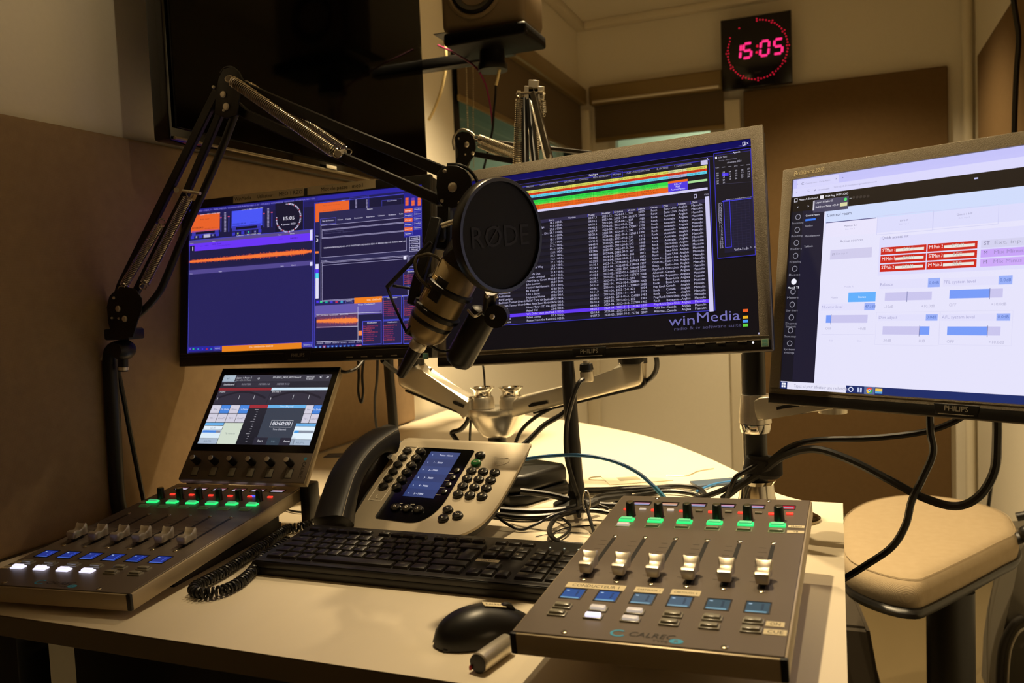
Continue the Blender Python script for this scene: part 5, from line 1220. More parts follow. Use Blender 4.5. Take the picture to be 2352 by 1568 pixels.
MB().box((p0.x-.0095, p0.y-.002, DZ+.003), (p0.x-.0068, p0.y+.001, DZ+.007), .0005).build('red_mark', mat('red_dot', 'b01a10', .5), ba)

# ================================================================== monitor arms
def prismY(mb, pxpts, Yc, th, bev):
    """side view outline given in photo pixels on the plane y=Yc, thickness th in depth"""
    P = [at(x, y, Y=Yc) for x, y in pxpts]
    M_ = Matrix(((1, 0, 0, 0), (0, 0, 1, 0), (0, 1, 0, 0), (0, 0, 0, 1)))
    s_ = mb.M; mb.M = M_; mb.prism([(p.x, p.z) for p in P], Yc-th/2, Yc+th/2, bev, 3); mb.M = s_; return mb
da = thing('monitor_stand', 'polished aluminium twin monitor arm between the left and centre monitors', 'monitor stand', Vector((-.61, 1.45, DZ)))
bc = at(1142, 1003, Y=1.45)
MB().lathe([(.045, 0), (.045, .006), (.024, .009), (.024, .012), (.019, .013)], 32, Matrix.Translation((bc.x, 1.45, DZ))).build('base_flange', M_alub, da)
MB().cyl((bc.x, 1.45, DZ+.010), (bc.x, 1.45, bc.z+.004), .018, seg=24).build('post', M_blackm, da)
tz = at(1142, 936, Y=1.45).z
hh = tz-bc.z
MB().lathe([(.022, 0), (.027, .002), (.033, hh*.12), (.046, hh*.45), (.0555, hh*.74), (.0575, hh*.85), (.0575, hh)], 36, Matrix.Translation((bc.x, 1.45, bc.z)), sx=1.02, sy=.8).build('bowl', M_alu, da)
for (px_, yb_, yt_) in ((1111, 968, 910), (1176, 968, 908)):
    b0, t0 = at(px_, yb_, Y=1.44), at(px_, yt_, Y=1.44); h_ = t0.z-tz
    o = MB().lathe([(.0225, 0), (.0225, h_*.5), (.0205, h_*.93), (.019, h_)], 30, Matrix.Translation((b0.x, 1.44, tz+.0005))).build('pivot_boss', M_alub, da)
    kt_ = at(px_, 888, Y=1.44).z-(tz+h_)
    MB().lathe([(.0165, 0), (.0165, kt_*.45), (.019, kt_*.72), (.0235, kt_*.92), (.0235, kt_), (.017, kt_), (.015, kt_*.9)], 30, Matrix.Translation((b0.x, 1.44, tz+h_))).build('pivot_cap', M_chrome, o)
o = prismY(MB(), [(921, 838), (968.6, 834), (972, 850), (978, 858), (1092, 914), (1094, 962), (1078, 950), (1060, 941), (935, 890), (925, 882), (922, 868)], 1.44, .040, .008).build('arm', M_alub, da)
prismY(MB(), [(938, 892), (1062, 944), (1062, 949), (936, 897)], 1.44, .026, .002).build('cable_cover', M_rub, o)
prismY(MB(), [(1040, 921), (1046, 921), (1066, 930), (1064, 936), (1042, 927)], 1.4185, .002, .0).build('cable_slot', M_blackp, o)
o = prismY(MB(), [(1168, 925), (1196, 909), (1300, 885), (1416, 857), (1423, 850), (1425.5, 829), (1482, 828), (1481, 872), (1476, 881), (1465, 886), (1196, 952), (1168, 962)], 1.44, .040, .008).build('arm', M_alub, da)
prismY(MB(), [(1228, 944), (1478, 880), (1484, 868), (1486, 880), (1478, 890), (1230, 949)], 1.44, .026, .002).build('cable_cover', M_rub, o)
prismY(MB(), [(1213, 931), (1222, 925), (1255, 920), (1259, 926), (1216, 935)], 1.4185, .002, .0).build('cable_slot', M_blackp, o)
for px_, yy_, mon_, Mx in ((945, 834, ml, MLm), (1453, 828, mc, MCm)):
    p_ = at(px_, yy_, Y=1.44); c_ = Mx @ Vector((.238, .10, -.053))
    MB().cyl(p_+Vector((0, 0, -.004)), p_+Vector((0, 0, .010)), .026, seg=26).build('elbow_bearing', M_blackp, da)
    MB().cyl(p_+Vector((0, 0, .006)), p_+Vector((0, 0, .030)), .022, seg=26).build('elbow_boss', M_alub, da)
    e_ = c_ + (Mx.to_3x3() @ Vector((0, 0, -1)))*.035
    MB().tube([p_+Vector((0, 0, .022)), (p_+e_)/2+Vector((0, .01, .02)), e_], .017, 12).build('forearm', M_alub, da)
    q_ = Mx.to_3x3() @ Vector((0, 0, 1))
    MB().cyl(e_, c_, .020, seg=20).build('tilt_head', M_blackp, da)
    mb = MB(Mx); mb.box((.188, .05, -.057), (.288, .15, -.0525), .002); mb.build('mount_plate', M_blackp, da)
# cable bow at the right elbow
MB().tube([at(1478, 880, Y=1.45), at(1497, 866, Y=1.44), at(1508, 845, Y=1.43), at(1507, 820, Y=1.42), at(1495, 805, Y=1.42)], .0045, 10).build('cable_bow', M_rub, da)

sa = thing('monitor_stand', 'single monitor arm on a black pole behind the right console', 'monitor stand', Vector((-.117, 1.27, DZ)))
MB().cyl((-.117, 1.27, DZ+.010), (-.117, 1.27, at(1733, 720, Y=1.27).z), .0165, seg=28).build('pole', M_blackp, sa)
MB().cyl((-.1335, 1.268, DZ+.03), (-.1335, 1.268, at(1733, 812, Y=1.27).z), .0022, seg=8).build('pole_strip', M_alub, sa)
zt_, zm_, zb_ = at(1735, 905, Y=1.27).z, at(1735, 972, Y=1.27).z, at(1735, 992, Y=1.27).z
MB().lathe([(.0205, 0), (.0225, (zm_-zb_)*.5), (.0225, zm_-zb_)], 30, Matrix.Translation((-.117, 1.27, zb_))).build('collar', M_chrome, sa)
MB().lathe([(.0240, .0015), (.0235, (zt_-zm_)*.3), (.0215, (zt_-zm_)*.8), (.0205, zt_-zm_), (.0175, zt_-zm_)], 30, Matrix.Translation((-.117, 1.27, zm_))).build('sleeve', M_alu, sa)
o = prismY(MB(), [(1733, 918), (1746, 910), (1775, 907), (1915, 930), (1912, 937), (1772, 954), (1756, 962), (1735, 964)], 1.262, .030, .006).build('arm', M_alub, sa)
prismY(MB(), [(1783, 935), (1800, 930), (1838, 929), (1836, 933), (1800, 938), (1784, 941)], 1.2465, .002, 0).build('cable_slot', M_blackp, o)
prismY(MB(), [(1794, 951), (1912, 934), (1912, 938), (1794, 955)], 1.262, .020, .001).build('cable_cover', M_rub, o)
e0 = at(1912, 934, Y=1.262); c_ = MRm @ Vector((.237, .10, -.053)); e_ = c_+(MRm.to_3x3() @ Vector((0, 0, -1)))*.035
MB().cyl(e0+Vector((0, .01, -.01)), e0+Vector((0, .01, .03)), .020, seg=22).build('elbow_boss', M_alub, sa)
MB().tube([e0+Vector((0, .01, .015)), (e0+e_)/2+Vector((0, .03, 0)), e_], .015, 12).build('forearm', M_alub, sa)
MB().cyl(e_, c_, .020, seg=20).build('tilt_head', M_blackp, sa)
mb = MB(MRm); mb.box((.187, .05, -.057), (.287, .15, -.0525), .002); mb.build('mount_plate', M_blackp, sa)
MB().lathe([(.075, 0), (.075, .004), (.070, .007), (.034, .009)], 44, Matrix.Translation((-.118, 1.30, DZ)), sx=1.20, sy=.75).build('base_plate', mat('dark_chrome', '8a7f68', .15, metal=1), sa)
MB().lathe([(.038, .008), (.033, .020), (.0265, .040), (.0245, .060), (.0285, .066), (.020, .067)], 34, Matrix.Translation((-.117, 1.27, DZ))).build('foot_collar', M_chrome, sa)
za, zb2 = at(1735, 1047, Y=1.262).z, at(1735, 1083, Y=1.262).z
MB().lathe([(.0190, -.004), (.0235, .002), (.0215, za-zb2-.002), (.0185, za-zb2)], 26, Matrix.Translation((-.107, 1.256, zb2)) @ Matrix.Rotation(.12, 4, 'Y'), sx=1.22, sy=1.15).build('cable_strap', mat('hook_strap', '14110f', .9, bump=.3, scale=900), sa)

# ================================================================== microphone booms
def bolt(mb, p, r, dy=-.003):
    p = Vector(p); mb.lathe([(r, 0), (r, .0012), (r*.75, .0026), (r*.3, .0028)], 14, axis(p, p+Vector((0, -1, 0))))
def bar(pts, w_, t_, name, m, parent, pl=Vector((0, 1, 0))):
    """flat bar through pts, w_ across, t_ in depth"""
    pts = [Vector(p) for p in pts]; mb = MB(); V_ = []
    for i, p in enumerate(pts):
        d = (pts[min(i+1, len(pts)-1)]-pts[max(i-1, 0)]).normalized(); s_ = d.cross(pl).normalized(); q = s_.cross(d).normalized()
        for a_, b_ in ((-1, -1), (1, -1), (1, 1), (-1, 1)): V_.append(p+s_*a_*w_/2+q*b_*t_/2)
    n_ = len(pts); F_ = [(3, 2, 1, 0), tuple(range(4*n_-4, 4*n_))]
    for j in range(n_-1):
        for k in range(4): F_.append((4*j+k, 4*j+(k+1) % 4, 4*j+4+(k+1) % 4, 4*j+4+k))
    mb._add(V_, F_); bmesh.ops.bevel(mb.bm, geom=[e for e in mb.bm.edges], offset=min(w_, t_)*.18, segments=1, affect='EDGES')
    return mb.build(name, m, parent)
def spring(p0, p1, R, r, name, parent, ends=.010, m=M_steel):
    p0, p1 = Vector(p0), Vector(p1); L = (p1-p0).length; d = (p1-p0)/L; a_, b_ = p0+d*ends, p1-d*ends
    n = int((b_-a_).length/(2.9*r)); o = MB().helix([a_, a_.lerp(b_, .5), b_], R, r, n, 6, 10).build(name, m, parent)
    for c_, e_ in ((p0, a_), (p1, b_)):
        q = (e_-c_).normalized(); s_ = q.orthogonal().normalized(); mid = c_+q*ends*.35
        MB().tube([mid+(q*math.cos(t)+s_*math.sin(t))*ends*.5 for t in [math.pi*2*k/10 for k in range(10)]], r*.95, 6, spline=False, closed=True).build('spring_hook', m, o)
    return o
YBm = 1.03
def B1(px, py, dy=0.0): return at(px, py, Y=YBm+dy)
bm1 = thing('microphone_boom', 'large black spring boom arm in the foreground, standing beside the left monitor', 'boom arm', Vector((-1.105, 1.03, DZ)))
base = at(283, 1195, Y=YBm)
MB().tube([Vector((base.x+.004, YBm, DZ+.001)), B1(271, 1150), B1(262, 1000), B1(254, 860), B1(253, 822), B1(259, 803), B1(275, 797)], .0118, 18, n=5).build('pole', M_blackm, bm1)
MB().lathe([(.034, 0), (.034, .004), (.022, .008), (.014, .018)], 30, Matrix.Translation((base.x+.006, YBm, DZ))).build('desk_flange', M_blackm, bm1)
mb = MB(); mb.lathe([(.0, -.018), (.012, -.016), (.0165, -.008), (.0165, .008), (.012, .016), (0, .018)], 24, axis(B1(283, 803), B1(283, 803)+Vector((0, 1, 0)))); mb.build('swivel_ball', M_blackm, bm1)
MB().cyl(B1(283, 818), B1(283, 852), .0078, seg=18).build('tension_screw', M_blackp, bm1)
MB().cyl(B1(283, 842), B1(283, 849), .0086, seg=18).build('screw_rim', M_alub, bm1)
q0, q1 = B1(258, 780), B1(313, 753)
MB().box((q0.x, YBm-.017, q0.z), (q1.x, YBm+.017, q1.z), .003).build('base_block', M_blackm, bm1)
hubc = B1(284, 702)
def plates(c_, pxs, name, parent, dys=(-.016, .016), th=.0025):
    out = []
    for dy in dys:
        out.append(prismY(MB(), pxs, YBm+dy, th, .0008).build(name, M_blackm, parent))
    return out
pl1 = [(258, 775), (250, 740), (246, 705), (252, 680), (268, 664), (290, 658), (312, 664), (326, 684), (327, 712), (316, 738), (306, 775)]
plates(hubc, pl1, 'hinge_plate', bm1)
for x_, y_, r_ in ((272, 709, .0042), (287, 732, .0042), (262, 684, .002), (258, 730, .0016), (274, 731, .0016)):
    mb = MB(); bolt(mb, B1(x_, y_, -.0175), r_*1.25); mb.build('bolt', M_alub, bm1)
bar([B1(268, 690, .012), B1(279, 656, .012), B1(474, 262, .012), B1(500, 210, .012)], .0155, .009, 'lower_bar', M_blackm, bm1)
bar([B1(300, 700, 0), B1(316, 664, 0), B1(372, 553, 0), B1(430, 440, 0), B1(503, 268, 0), B1(520, 225, 0)], .0125, .009, 'lower_bar', M_blackm, bm1)
MB().tube([B1(318, 722, -.010), B1(340, 702, -.010), B1(366, 670, -.010), B1(384, 632, -.010), B1(420, 545, -.010), B1(497, 372, -.010), B1(540, 262, -.010)], .0058, 12).build('lower_rod', M_blackm, bm1)
spring(B1(277, 668, -.014), B1(374, 505, -.006), .0062, .00105, 'spring', bm1); spring(B1(326, 662, -.020), B1(438, 442, -.020), .0066, .00105, 'spring', bm1)
mb = MB(); mb.cyl(B1(405, 436, -.024), B1(405, 436, .016), .0040); mb.build('spring_pin', M_alub, bm1)
mb = MB(); mb.cyl(B1(420, 438, -.020), B1(460, 444, -.020), .0026); mb.build('spring_pin', M_alub, bm1)
pl2 = [(494, 262), (498, 205), (503, 180), (513, 160), (530, 154), (548, 162), (556, 182), (555, 205), (548, 230), (546, 265), (520, 272)]
plates(None, pl2, 'elbow_plate', bm1)
for x_, y_, r_ in ((491, 200, .002), (513, 217, .0042), (520, 245, .0048), (515, 254, .0018)):
    mb = MB(); bolt(mb, B1(x_, y_, -.0175), r_*1.2); mb.build('bolt', M_alub, bm1)
mb = MB(); mb.cyl(B1(526, 182, -.022), B1(526, 182, .012), .0055); mb.build('elbow_pin', M_alub, bm1)
MB().tube([B1(506, 168, 0), B1(516, 156, 0), B1(533, 154, 0), B1(548, 166, 0), B1(558, 184, 0), B1(570, 192, 0)], .0015, 8).build('cable_loop', M_rub, bm1)
bar([B1(535, 185, .010), B1(560, 200, .010), B1(790, 300, .010), B1(1022, 396, .010)], .0165, .009, 'upper_bar', M_blackm, bm1)
bar([B1(530, 232, -.002), B1(565, 262, -.002), B1(780, 358, -.002), B1(1012, 461, -.002)], .0150, .009, 'upper_bar', M_blackm, bm1)
spring(B1(522, 178, -.022), B1(780, 358, -.022), .0076, .00115, 'spring', bm1, .012); spring(B1(560, 190, .020), B1(803, 352, .020), .0066, .00105, 'spring', bm1, .012)
mb = MB(); mb.cyl(B1(776, 353, -.028), B1(790, 349, .024), .0046); mb.build('spring_pin', M_alub, bm1)
pl3 = [(1004, 398), (1014, 386), (1030, 380), (1052, 381), (1070, 390), (1082, 408), (1085, 430), (1080, 455), (1062, 472), (1040, 478), (1018, 474), (1006, 462), (1003, 430)]
plates(None, pl3, 'head_plate', bm1)
for x_, y_, r_ in ((1040, 430, .0058), (1022, 393, .0026), (1016, 461, .0023), (1056, 466, .0023)):
    mb = MB(); bolt(mb, B1(x_, y_, -.0175), r_*1.15); mb.build('bolt', M_alub, bm1)
MB().tube([B1(1028, 378, 0), B1(1050, 378, 0), B1(1075, 388, .005), B1(1094, 412, .01), B1(1100, 440, .01)], .0022, 8).build('cable_loop', M_rub, bm1)
bar([B1(1022, 470, -.008), B1(1022, 540, -.008), B1(1018, 575, -.008)], .020, .014, 'drop_bracket', M_blackm, bm1)

# shock mount, microphone and pop filter
smt = thing('shock_mount', 'black wire shock mount cradling the microphone in front of the screens', 'shock mount', B1(1000, 640))
def S1(px, py, dy=0.0): return at(px, py, Y=.985+dy)
MB().lathe([(.006, 0), (.009, .004), (.009, .020), (.006, .024)], 18, axis(S1(1012, 515, .03), S1(1012, 545, .03))).build('swivel', M_blackp, smt)
bar([S1(1004, 500, .02), S1(988, 560, .01), S1(962, 640, .0), S1(948, 700, .0)], .016, .010, 'yoke', M_blackm, smt)
MB().cyl(S1(1015, 518, -.01), S1(1045, 508, -.01), .0035, seg=14).build('thumb_screw', M_alub, smt)
W3 = .0019
for P in ([(889, 659, -.01), (940, 606, -.012), (990, 556, -.01)], [(889, 659, -.01), (905, 700, -.02), (934, 764, -.02)], [(902, 656, -.012), (935, 661, .0), (968, 668, .01)], [(934, 764, -.02), (1000, 680, -.026), (1072, 580, -.02)], [(934, 764, -.02), (975, 785, -.01), (1012, 806, .0), (1040, 802, .01)], [(1072, 580, -.02), (1110, 640, -.012), (1118, 700, 0)]):
    thick = .0031 if P[0][0] in (889, 934) and P[-1][0] in (990, 1072) else W3
    MB().tube([S1(*p) for p in P], thick, 8).build('frame_wire', M_blackm, smt)
MB().tube([S1(958, 590, -.02), S1(953, 606, -.024), S1(958, 630, -.026), S1(976, 652, -.026), S1(1000, 668, -.024)], .0024, 8).build('elastic_band', mat('pale_edge_band', '3a3222', .35), smt)
MB().tube([S1(958, 590, -.02), S1(985, 584, -.02), S1(1008, 594, -.01), S1(1016, 606, .0)], .0024, 8).build('elastic_band', MATS['pale_edge_band'], smt)
m0, m1 = S1(968, 778), S1(1118, 512)
ax_ = axis(m0, m1); ML_ = (m1-m0).length
mic = thing('microphone', 'bronze broadcast microphone hanging diagonally in the shock mount', 'microphone', m0)
M_mic = mat('mic_bronze', 'a08c66', .38, metal=.6)
MB().lathe([(.010, -.004), (.020, .002), (.0265, .010), (.0285, .020), (.0292, .030), (.0292, ML_*.62), (.0280, ML_*.63)], 36, ax_).build('body', M_mic, mic)
MB().lathe([(.0280, ML_*.63), (.0300, ML_*.65), (.0300, ML_-.012), (.025, ML_-.002), (.010, ML_+.003)], 36, ax_).build('grille_head', mat('mic_grille', '2a2418', .45, metal=.6, bump=.8, scale=1500), mic)
MB().lathe([(.0290, .026), (.0297, .028), (.0297, .031), (.0290, .033)], 36, ax_).build('groove_ring', M_rub, mic)
for f in (.22, .42): MB().lathe([(.0300, 0), (.0330, .002), (.0330, .007), (.0300, .009)], 36, ax_ @ Matrix.Translation((0, 0, ML_*f))).build('mount_ring', M_blackm, smt)
# control panel on the side of the body
cpv = ax_.inverted().to_3x3() @ (CAM-(m0+m1)/2); th_ = math.atan2(cpv.y, cpv.x)
def on_side(dth, z0_, z1_, hw, r0_, r1_, name, m):
    mb = MB(ax_ @ Matrix.Rotation(th_+dth, 4, 'Z')); mb.box((r0_, -hw, z0_), (r1_, hw, z1_), .0008); return mb.build(name, m, mic)
on_side(-.45, ML_*.34, ML_*.52, .0085, .022, .0300, 'switch_panel', M_blackp)
o = on_side(-.98, ML_*.30, ML_*.50, .0042, .0225, .0300, 'name_strip', mat('tan_strip', 'b59860', .4, metal=.3))
for j in range(3):
    mb = MB(ax_ @ Matrix.Rotation(th_-.45, 4, 'Z')); mb.lathe([(.0013, 0), (.0013, .0008)], 10, Matrix.Translation((.0299, -.003+.003*j, ML_*.44)) @ Matrix.Rotation(math.pi/2, 4, 'Y')); mb.build('switch_dot', M_alub, mic)
MB().lathe([(.0105, -.016), (.0115, -.014), (.0115, -.006), (.0105, -.004)], 26, ax_).build('connector_ring', M_alub, mic)
MB().lathe([(.0040, -.062), (.0062, -.060), (.0072, -.050), (.0088, -.030), (.0095, -.016)], 26, ax_).build('cable_plug', M_rub, mic)
mb = MB(); e_ = ax_ @ Vector((0, 0, -.061))
aw = (m0-CAM).normalized(); aw = (aw-(m1-m0).normalized()*aw.dot((m1-m0).normalized())).normalized()
MB().tube([e_, e_+aw*.025, m0+aw*.045, (m0+m1)/2+aw*.042, m1+aw*.040, B1(1052, 470, .03), B1(1058, 440, .02)], .0028, 8).build('microphone_cable', M_rub, mic)
pf = thing('pop_filter', 'round black pop filter disc with faint dark lettering before the centre screen', 'pop filter', at(1148, 541, Y=.945))
pf['label'] = 'round black pop filter disc with faint dark lettering before the centre screen'
pc = at(1149, 541, Y=.945)
vdir = (CAM-pc).normalized(); side = Vector((vdir.y*-1, vdir.x, 0)).normalized()   # to the right as seen
if side.dot(RX) < 0: side = -side
th = math.radians(44); nrm = (vdir*math.cos(th)+side*math.sin(th)).normalized()
up = Vector((0, 0, 1)); up = (up-nrm*up.dot(nrm)).normalized(); rt = up.cross(nrm)
rl = math.radians(-4); u2, r2v = up*math.cos(rl)+rt*math.sin(rl), rt*math.cos(rl)-up*math.sin(rl)
MPf = Matrix(((r2v.x, u2.x, nrm.x, pc.x), (r2v.y, u2.y, nrm.y, pc.y), (r2v.z, u2.z, nrm.z, pc.z), (0, 0, 0, 1)))
RP = .0695
MB(MPf).lathe([(RP-.004, -.010), (RP, -.010), (RP+.0012, -.004), (RP+.0012, .003), (RP, .005), (RP-.004, .005), (RP-.005, .001), (RP-.005, -.008), (RP-.004, -.010)], 72).build('rim', mat('rim_black', '121110', .3), pf)
mb = MB(MPf); mb.lathe([(RP-.0045, -.0005), (RP-.0045, .0012), (.0, .0014)], 64); mb.build('mesh_cloth', mat('pop_mesh', '060606', .75, bump=.3, scale=2500), pf)
mb = MB(MPf); letters(mb, 'RØDE', -.002, -.013, .0255, .0022, w=.100, center=True, bold=True); mb.build('lettering', mat('pop_print', '1f1e1c', .7), pf)
MB().cyl(S1(1128, 668, -.03), S1(1122, 716, -.01), .0085, seg=16).build('clamp', M_blackp, pf)
for x_ in (1120, 1140): 
    mb = MB(); bolt(mb, S1(x_, 680, -.042), .0028); mb.build('clamp_screw', M_alub, pf)
MB().cyl(S1(1138, 727, -.030), S1(1146, 724, .01), .0145, seg=24).build('clamp_knob', M_blackp, pf)
mb = MB(); bolt(mb, S1(1131, 727, -.034), .0036); mb.build('clamp_screw', M_alub, pf)
h0, h1 = S1(1052, 830, .02), S1(1118, 712, .02)
MB().lathe([(.006, -.008), (.0160, -.003), (.0195, .004), (.0195, (h1-h0).length-.004), (.013, (h1-h0).length)], 28, axis(h0, h1)).build('arm_sleeve', M_blackp, pf)
MB().tube([S1(1075, 712, -.02), S1(1090, 726, -.034), S1(1108, 716, -.02)], .0018, 8).build('cable_tie', M_alub, pf)

# rear boom: stands between the centre and left monitors, elbow high, seen edge-on
Y2 = 1.45
bm2 = thing('microphone_boom', 'steel spring boom arm standing upright behind the centre monitor', 'boom arm', Vector((-.41, 1.30, DZ)))
MB().tube([Vector((-.409, 1.30, DZ+.001)), at(1323, 1100, Y=1.30), at(1315, 1000, Y=1.30), at(1304, 840, Y=1.30), at(1298, 700, Y=1.30)], [.0135, .012, .0115, .0105, .010], 16).build('pole', M_blackm, bm2)
MB().lathe([(.040, 0), (.040, .005), (.026, .009), (.0165, .016), (.0135, .028)], 30, Matrix.Translation((-.409, 1.30, DZ))).build('desk_flange', M_blackm, bm2)
hb2 = at(1296, 520, Y=1.32)
MB().cyl(at(1298, 705, Y=1.30), hb2, .012, seg=14).build('swivel', M_blackm, bm2)
def C2(px, py, dy=0.0): return at(px, py, Y=Y2+dy)
for (a_, b_), n_ in ((((1204, 225), (1208, 400)), 'lower_bar'), (((1216, 228), (1232, 400)), 'lower_bar')):
    bar([C2(*a_), C2(*b_, -.03), hb2+Vector((-.01 if b_[0] < 1220 else .01, 0, 0))], .010, .012, n_, M_blackm, bm2, pl=Vector((.3, 1, 0)))
bar([C2(1224, 212, -.01), C2(1262, 360, -.04), C2(1290, 470, -.10)], .011, .010, 'upper_bar', mat('steel_dark', '3a3428', .3, metal=.7), bm2)
bar([C2(1208, 255, .01), C2(1222, 370, -.02), C2(1240, 470, -.08)], .0045, .006, 'upper_rod', M_alub, bm2)
bar([C2(1219, 232, -.03), C2(1253, 370, -.06), C2(1270, 450, -.09)], .0030, .006, 'upper_rod', M_alub, bm2)
spring(C2(1197, 222), C2(1189, 392, -.02), .0090, .0013, 'spring', bm2, .006); spring(C2(1246, 224), C2(1250, 266), .0048, .0011, 'spring', bm2, .005)
spring(C2(1232, 276, .02), C2(1230, 392, .0), .0060, .0012, 'spring', bm2, .005)
mb = MB(); mb.cyl(C2(1190, 215), C2(1248, 213), .0036); mb.build('elbow_pin', M_chrome, bm2)
for x_ in (1192, 1246): MB().lathe([(0, -.006), (.0055, -.003), (.0055, .003), (0, .006)], 16, axis(C2(x_, 215), C2(x_+5, 215))).build('pin_head', M_chrome, bm2)
for x_, y0_, y1_ in ((1216, 198, 232), (1226, 184, 236), (1238, 198, 230)):
    bar([C2(x_, y1_), C2(x_, y0_+8), C2(x_+1, y0_)], .0055, .020, 'elbow_plate', M_alub, bm2, pl=Vector((1, 0, 0)))
mb = MB(); mb.cyl(C2(1208, 258), C2(1232, 258), .0050); mb.build('elbow_pin', M_chrome, bm2)
# plug of its microphone below the centre monitor
p0, p1 = at(1345, 822, Y=1.30), at(1349, 876, Y=1.30)
o = MB().cyl(p0+Vector((0, 0, .03)), p0+(p1-p0)*.5, .0050, seg=14).build('hanging_rod', M_alub, bm2)
MB().lathe([(.0100, 0), (.0112, .002), (.0112, (p1-p0).length*.42), (.0100, (p1-p0).length*.45)], 20, axis(p1, p0)).build('plug', M_alub, bm2)
MB().lathe([(.0085, (p1-p0).length*.4), (.0118, (p1-p0).length*.5), (.0105, (p1-p0).length*.75), (.006, (p1-p0).length*.8)], 20, axis(p1, p0)).build('plug_shell', M_blackp, bm2)

Y3 = 1.66
def C3(px, py, dy=0.0): return at(px, py, Y=Y3+dy)
bm3 = thing('microphone_boom', 'black boom arm with bright springs whose elbow shows left of the centre monitor', 'boom arm', Vector((-.87, 1.52, DZ)))
p3 = at(905, 1000, Y=1.5)
MB().tube([Vector((p3.x+.003, 1.5, DZ+.001)), p3, at(900, 930, Y=1.5), at(893, 845, Y=1.5), at(891, 760, Y=1.5)], .0105, 16).build('pole', M_blackm, bm3)
MB().lathe([(.036, 0), (.036, .005), (.022, .010), (.0125, .022)], 30, Matrix.Translation((p3.x+.003, 1.5, DZ))).build('desk_flange', M_blackm, bm3)
mid3 = at(925, 640, Y=1.52)
MB().cyl(at(891, 765, Y=1.5), mid3, .012, seg=14).build('swivel', M_blackm, bm3)
bar([mid3, C3(1045, 395, -.01), C3(1062, 345, -.01)], .010, .008, 'lower_bar', M_blackm, bm3); bar([mid3+Vector((.03, 0, 0)), C3(1064, 395, .01), C3(1083, 352, .01)], .010, .008, 'lower_bar', M_blackm, bm3)
for dy in (-.013, .013):
    P = [C3(x_, y_, dy) for x_, y_ in ((1045, 322), (1050, 308), (1062, 302), (1078, 304), (1090, 316), (1093, 340), (1086, 362), (1070, 384), (1056, 372), (1052, 345))]
    mb = MB(Matrix(((1, 0, 0, 0), (0, 0, 1, 0), (0, 1, 0, 0), (0, 0, 0, 1)))); mb.prism([(p.x, p.z) for p in P], Y3+dy-.0015, Y3+dy+.0015); mb.build('elbow_plate', M_blackm, bm3)
for x_, y_, r_ in ((1072, 332, .0062), (1054, 318, .0028), (1069, 355, .0028), (1086, 352, .0045)):
    mb = MB(); bolt(mb, C3(x_, y_, -.0145), r_); mb.build('bolt', M_alu, bm3)
MB().tube([C3(1044, 345), C3(1040, 325), C3(1047, 306), C3(1062, 297), C3(1080, 303), C3(1090, 312)], .0022, 8).build('cable_loop', M_alub, bm3)
spring(C3(1090, 314, -.016), C3(1215, 362, -.016), .0085, .0012, 'spring', bm3, .012); spring(C3(1092, 326, .016), C3(1215, 378, .016), .0080, .0012, 'spring', bm3, .010)
bar([C3(1086, 353), C3(1190, 372), C3(1240, 382)], .012, .008, 'upper_bar', M_blackm, bm3); bar([C3(1090, 320, .01), C3(1180, 332, .01), C3(1360, 352, .01)], .009, .008, 'upper_bar', mat('arm_brown', '2a2318', .35), bm3)

# ================================================================== power supply, cables and small things
Mps = Matrix.Translation((-.535, 1.335, DZ)) @ Matrix.Rotation(math.radians(-24), 4, 'Z')
ps = thing('power_supply', 'black plastic power supply box beside the telephone', 'power supply', Mps)
MB().prism([(-.085, -.055), (.045, -.055), (.062, -.030), (.062, .075), (.045, .09), (-.085, .09)], .002, .020, .004, 3).build('lower_case', M_blackp, ps, local=True)
MB().prism([(-.082, -.052), (.043, -.052), (.059, -.029), (.059, .073), (.043, .087), (-.082, .087)], .0205, .052, .009, 3).build('upper_case', M_blackp, ps, local=True)
for (a_, b_) in ((-.07, -.045), (.03, -.045), (-.07, .075), (.04, .07)): MB().cyl((a_, b_, 0), (a_, b_, .003), .006, seg=12).build('rubber_foot', M_rub, ps, local=True)
mb = MB(Matrix(((1, 0, 0, 0), (0, 0, -1, -.0554), (0, 1, 0, 0), (0, 0, 0, 1)))); letters(mb, 'DTS - SERVICE - USB', -.06, .010, .003, 0); letters(mb, 'PA-600', -.01, .017, .003, 0); mb.build('printed_text', mat('faint_print', '6a6250', .5), ps, local=True)

def cable(name, label, pts, r, m=M_rub, cat='cable', group=None, n=7):
    """pts: (px, py, kind value) with kind value a float Y, or ('z', height)"""
    P = [at(p[0], p[1], **({'z': p[2][1]} if isinstance(p[2], tuple) else {'Y': p[2]})) for p in pts]
    c_ = sum(P, Vector())/len(P)
    o = MB().tube([p-c_ for p in P], r, 8, n=n).build(name, m)
    o.location = c_; WM[o] = Matrix.Translation(c_)
    return tag(o, label, cat, group)
z_ = lambda h: ('z', h)
cable('network_cable', 'blue network cable arching over the desk behind the consoles', [(1180, 1066, 1.22), (1198, 1056, 1.215), (1260, 1047, 1.205), (1330, 1045, 1.195), (1400, 1056, 1.185), (1460, 1082, 1.175), (1500, 1115, 1.165), (1528, 1145, 1.155)], .0029, M_bluec)
MB_ = cable('network_plug', 'pale blue plug boot at the right end of the network cable', [(1504, 1118, 1.163), (1526, 1143, 1.156)], .0034, mat('blue_boot', '4aa0d0', .4), 'plug')
cable('network_cable', 'short blue network cable lying left of the telephone', [(690, 1136, z_(.003)), (705, 1140, z_(.003)), (724, 1146, z_(.003)), (745, 1160, z_(.003))], .0024, M_bluec)
cable('network_cable', 'blue network cable lying at the foot of the single monitor arm', [(1600, 1128, z_(.004)), (1640, 1112, z_(.004)), (1690, 1104, z_(.004))], .0024, M_bluec)
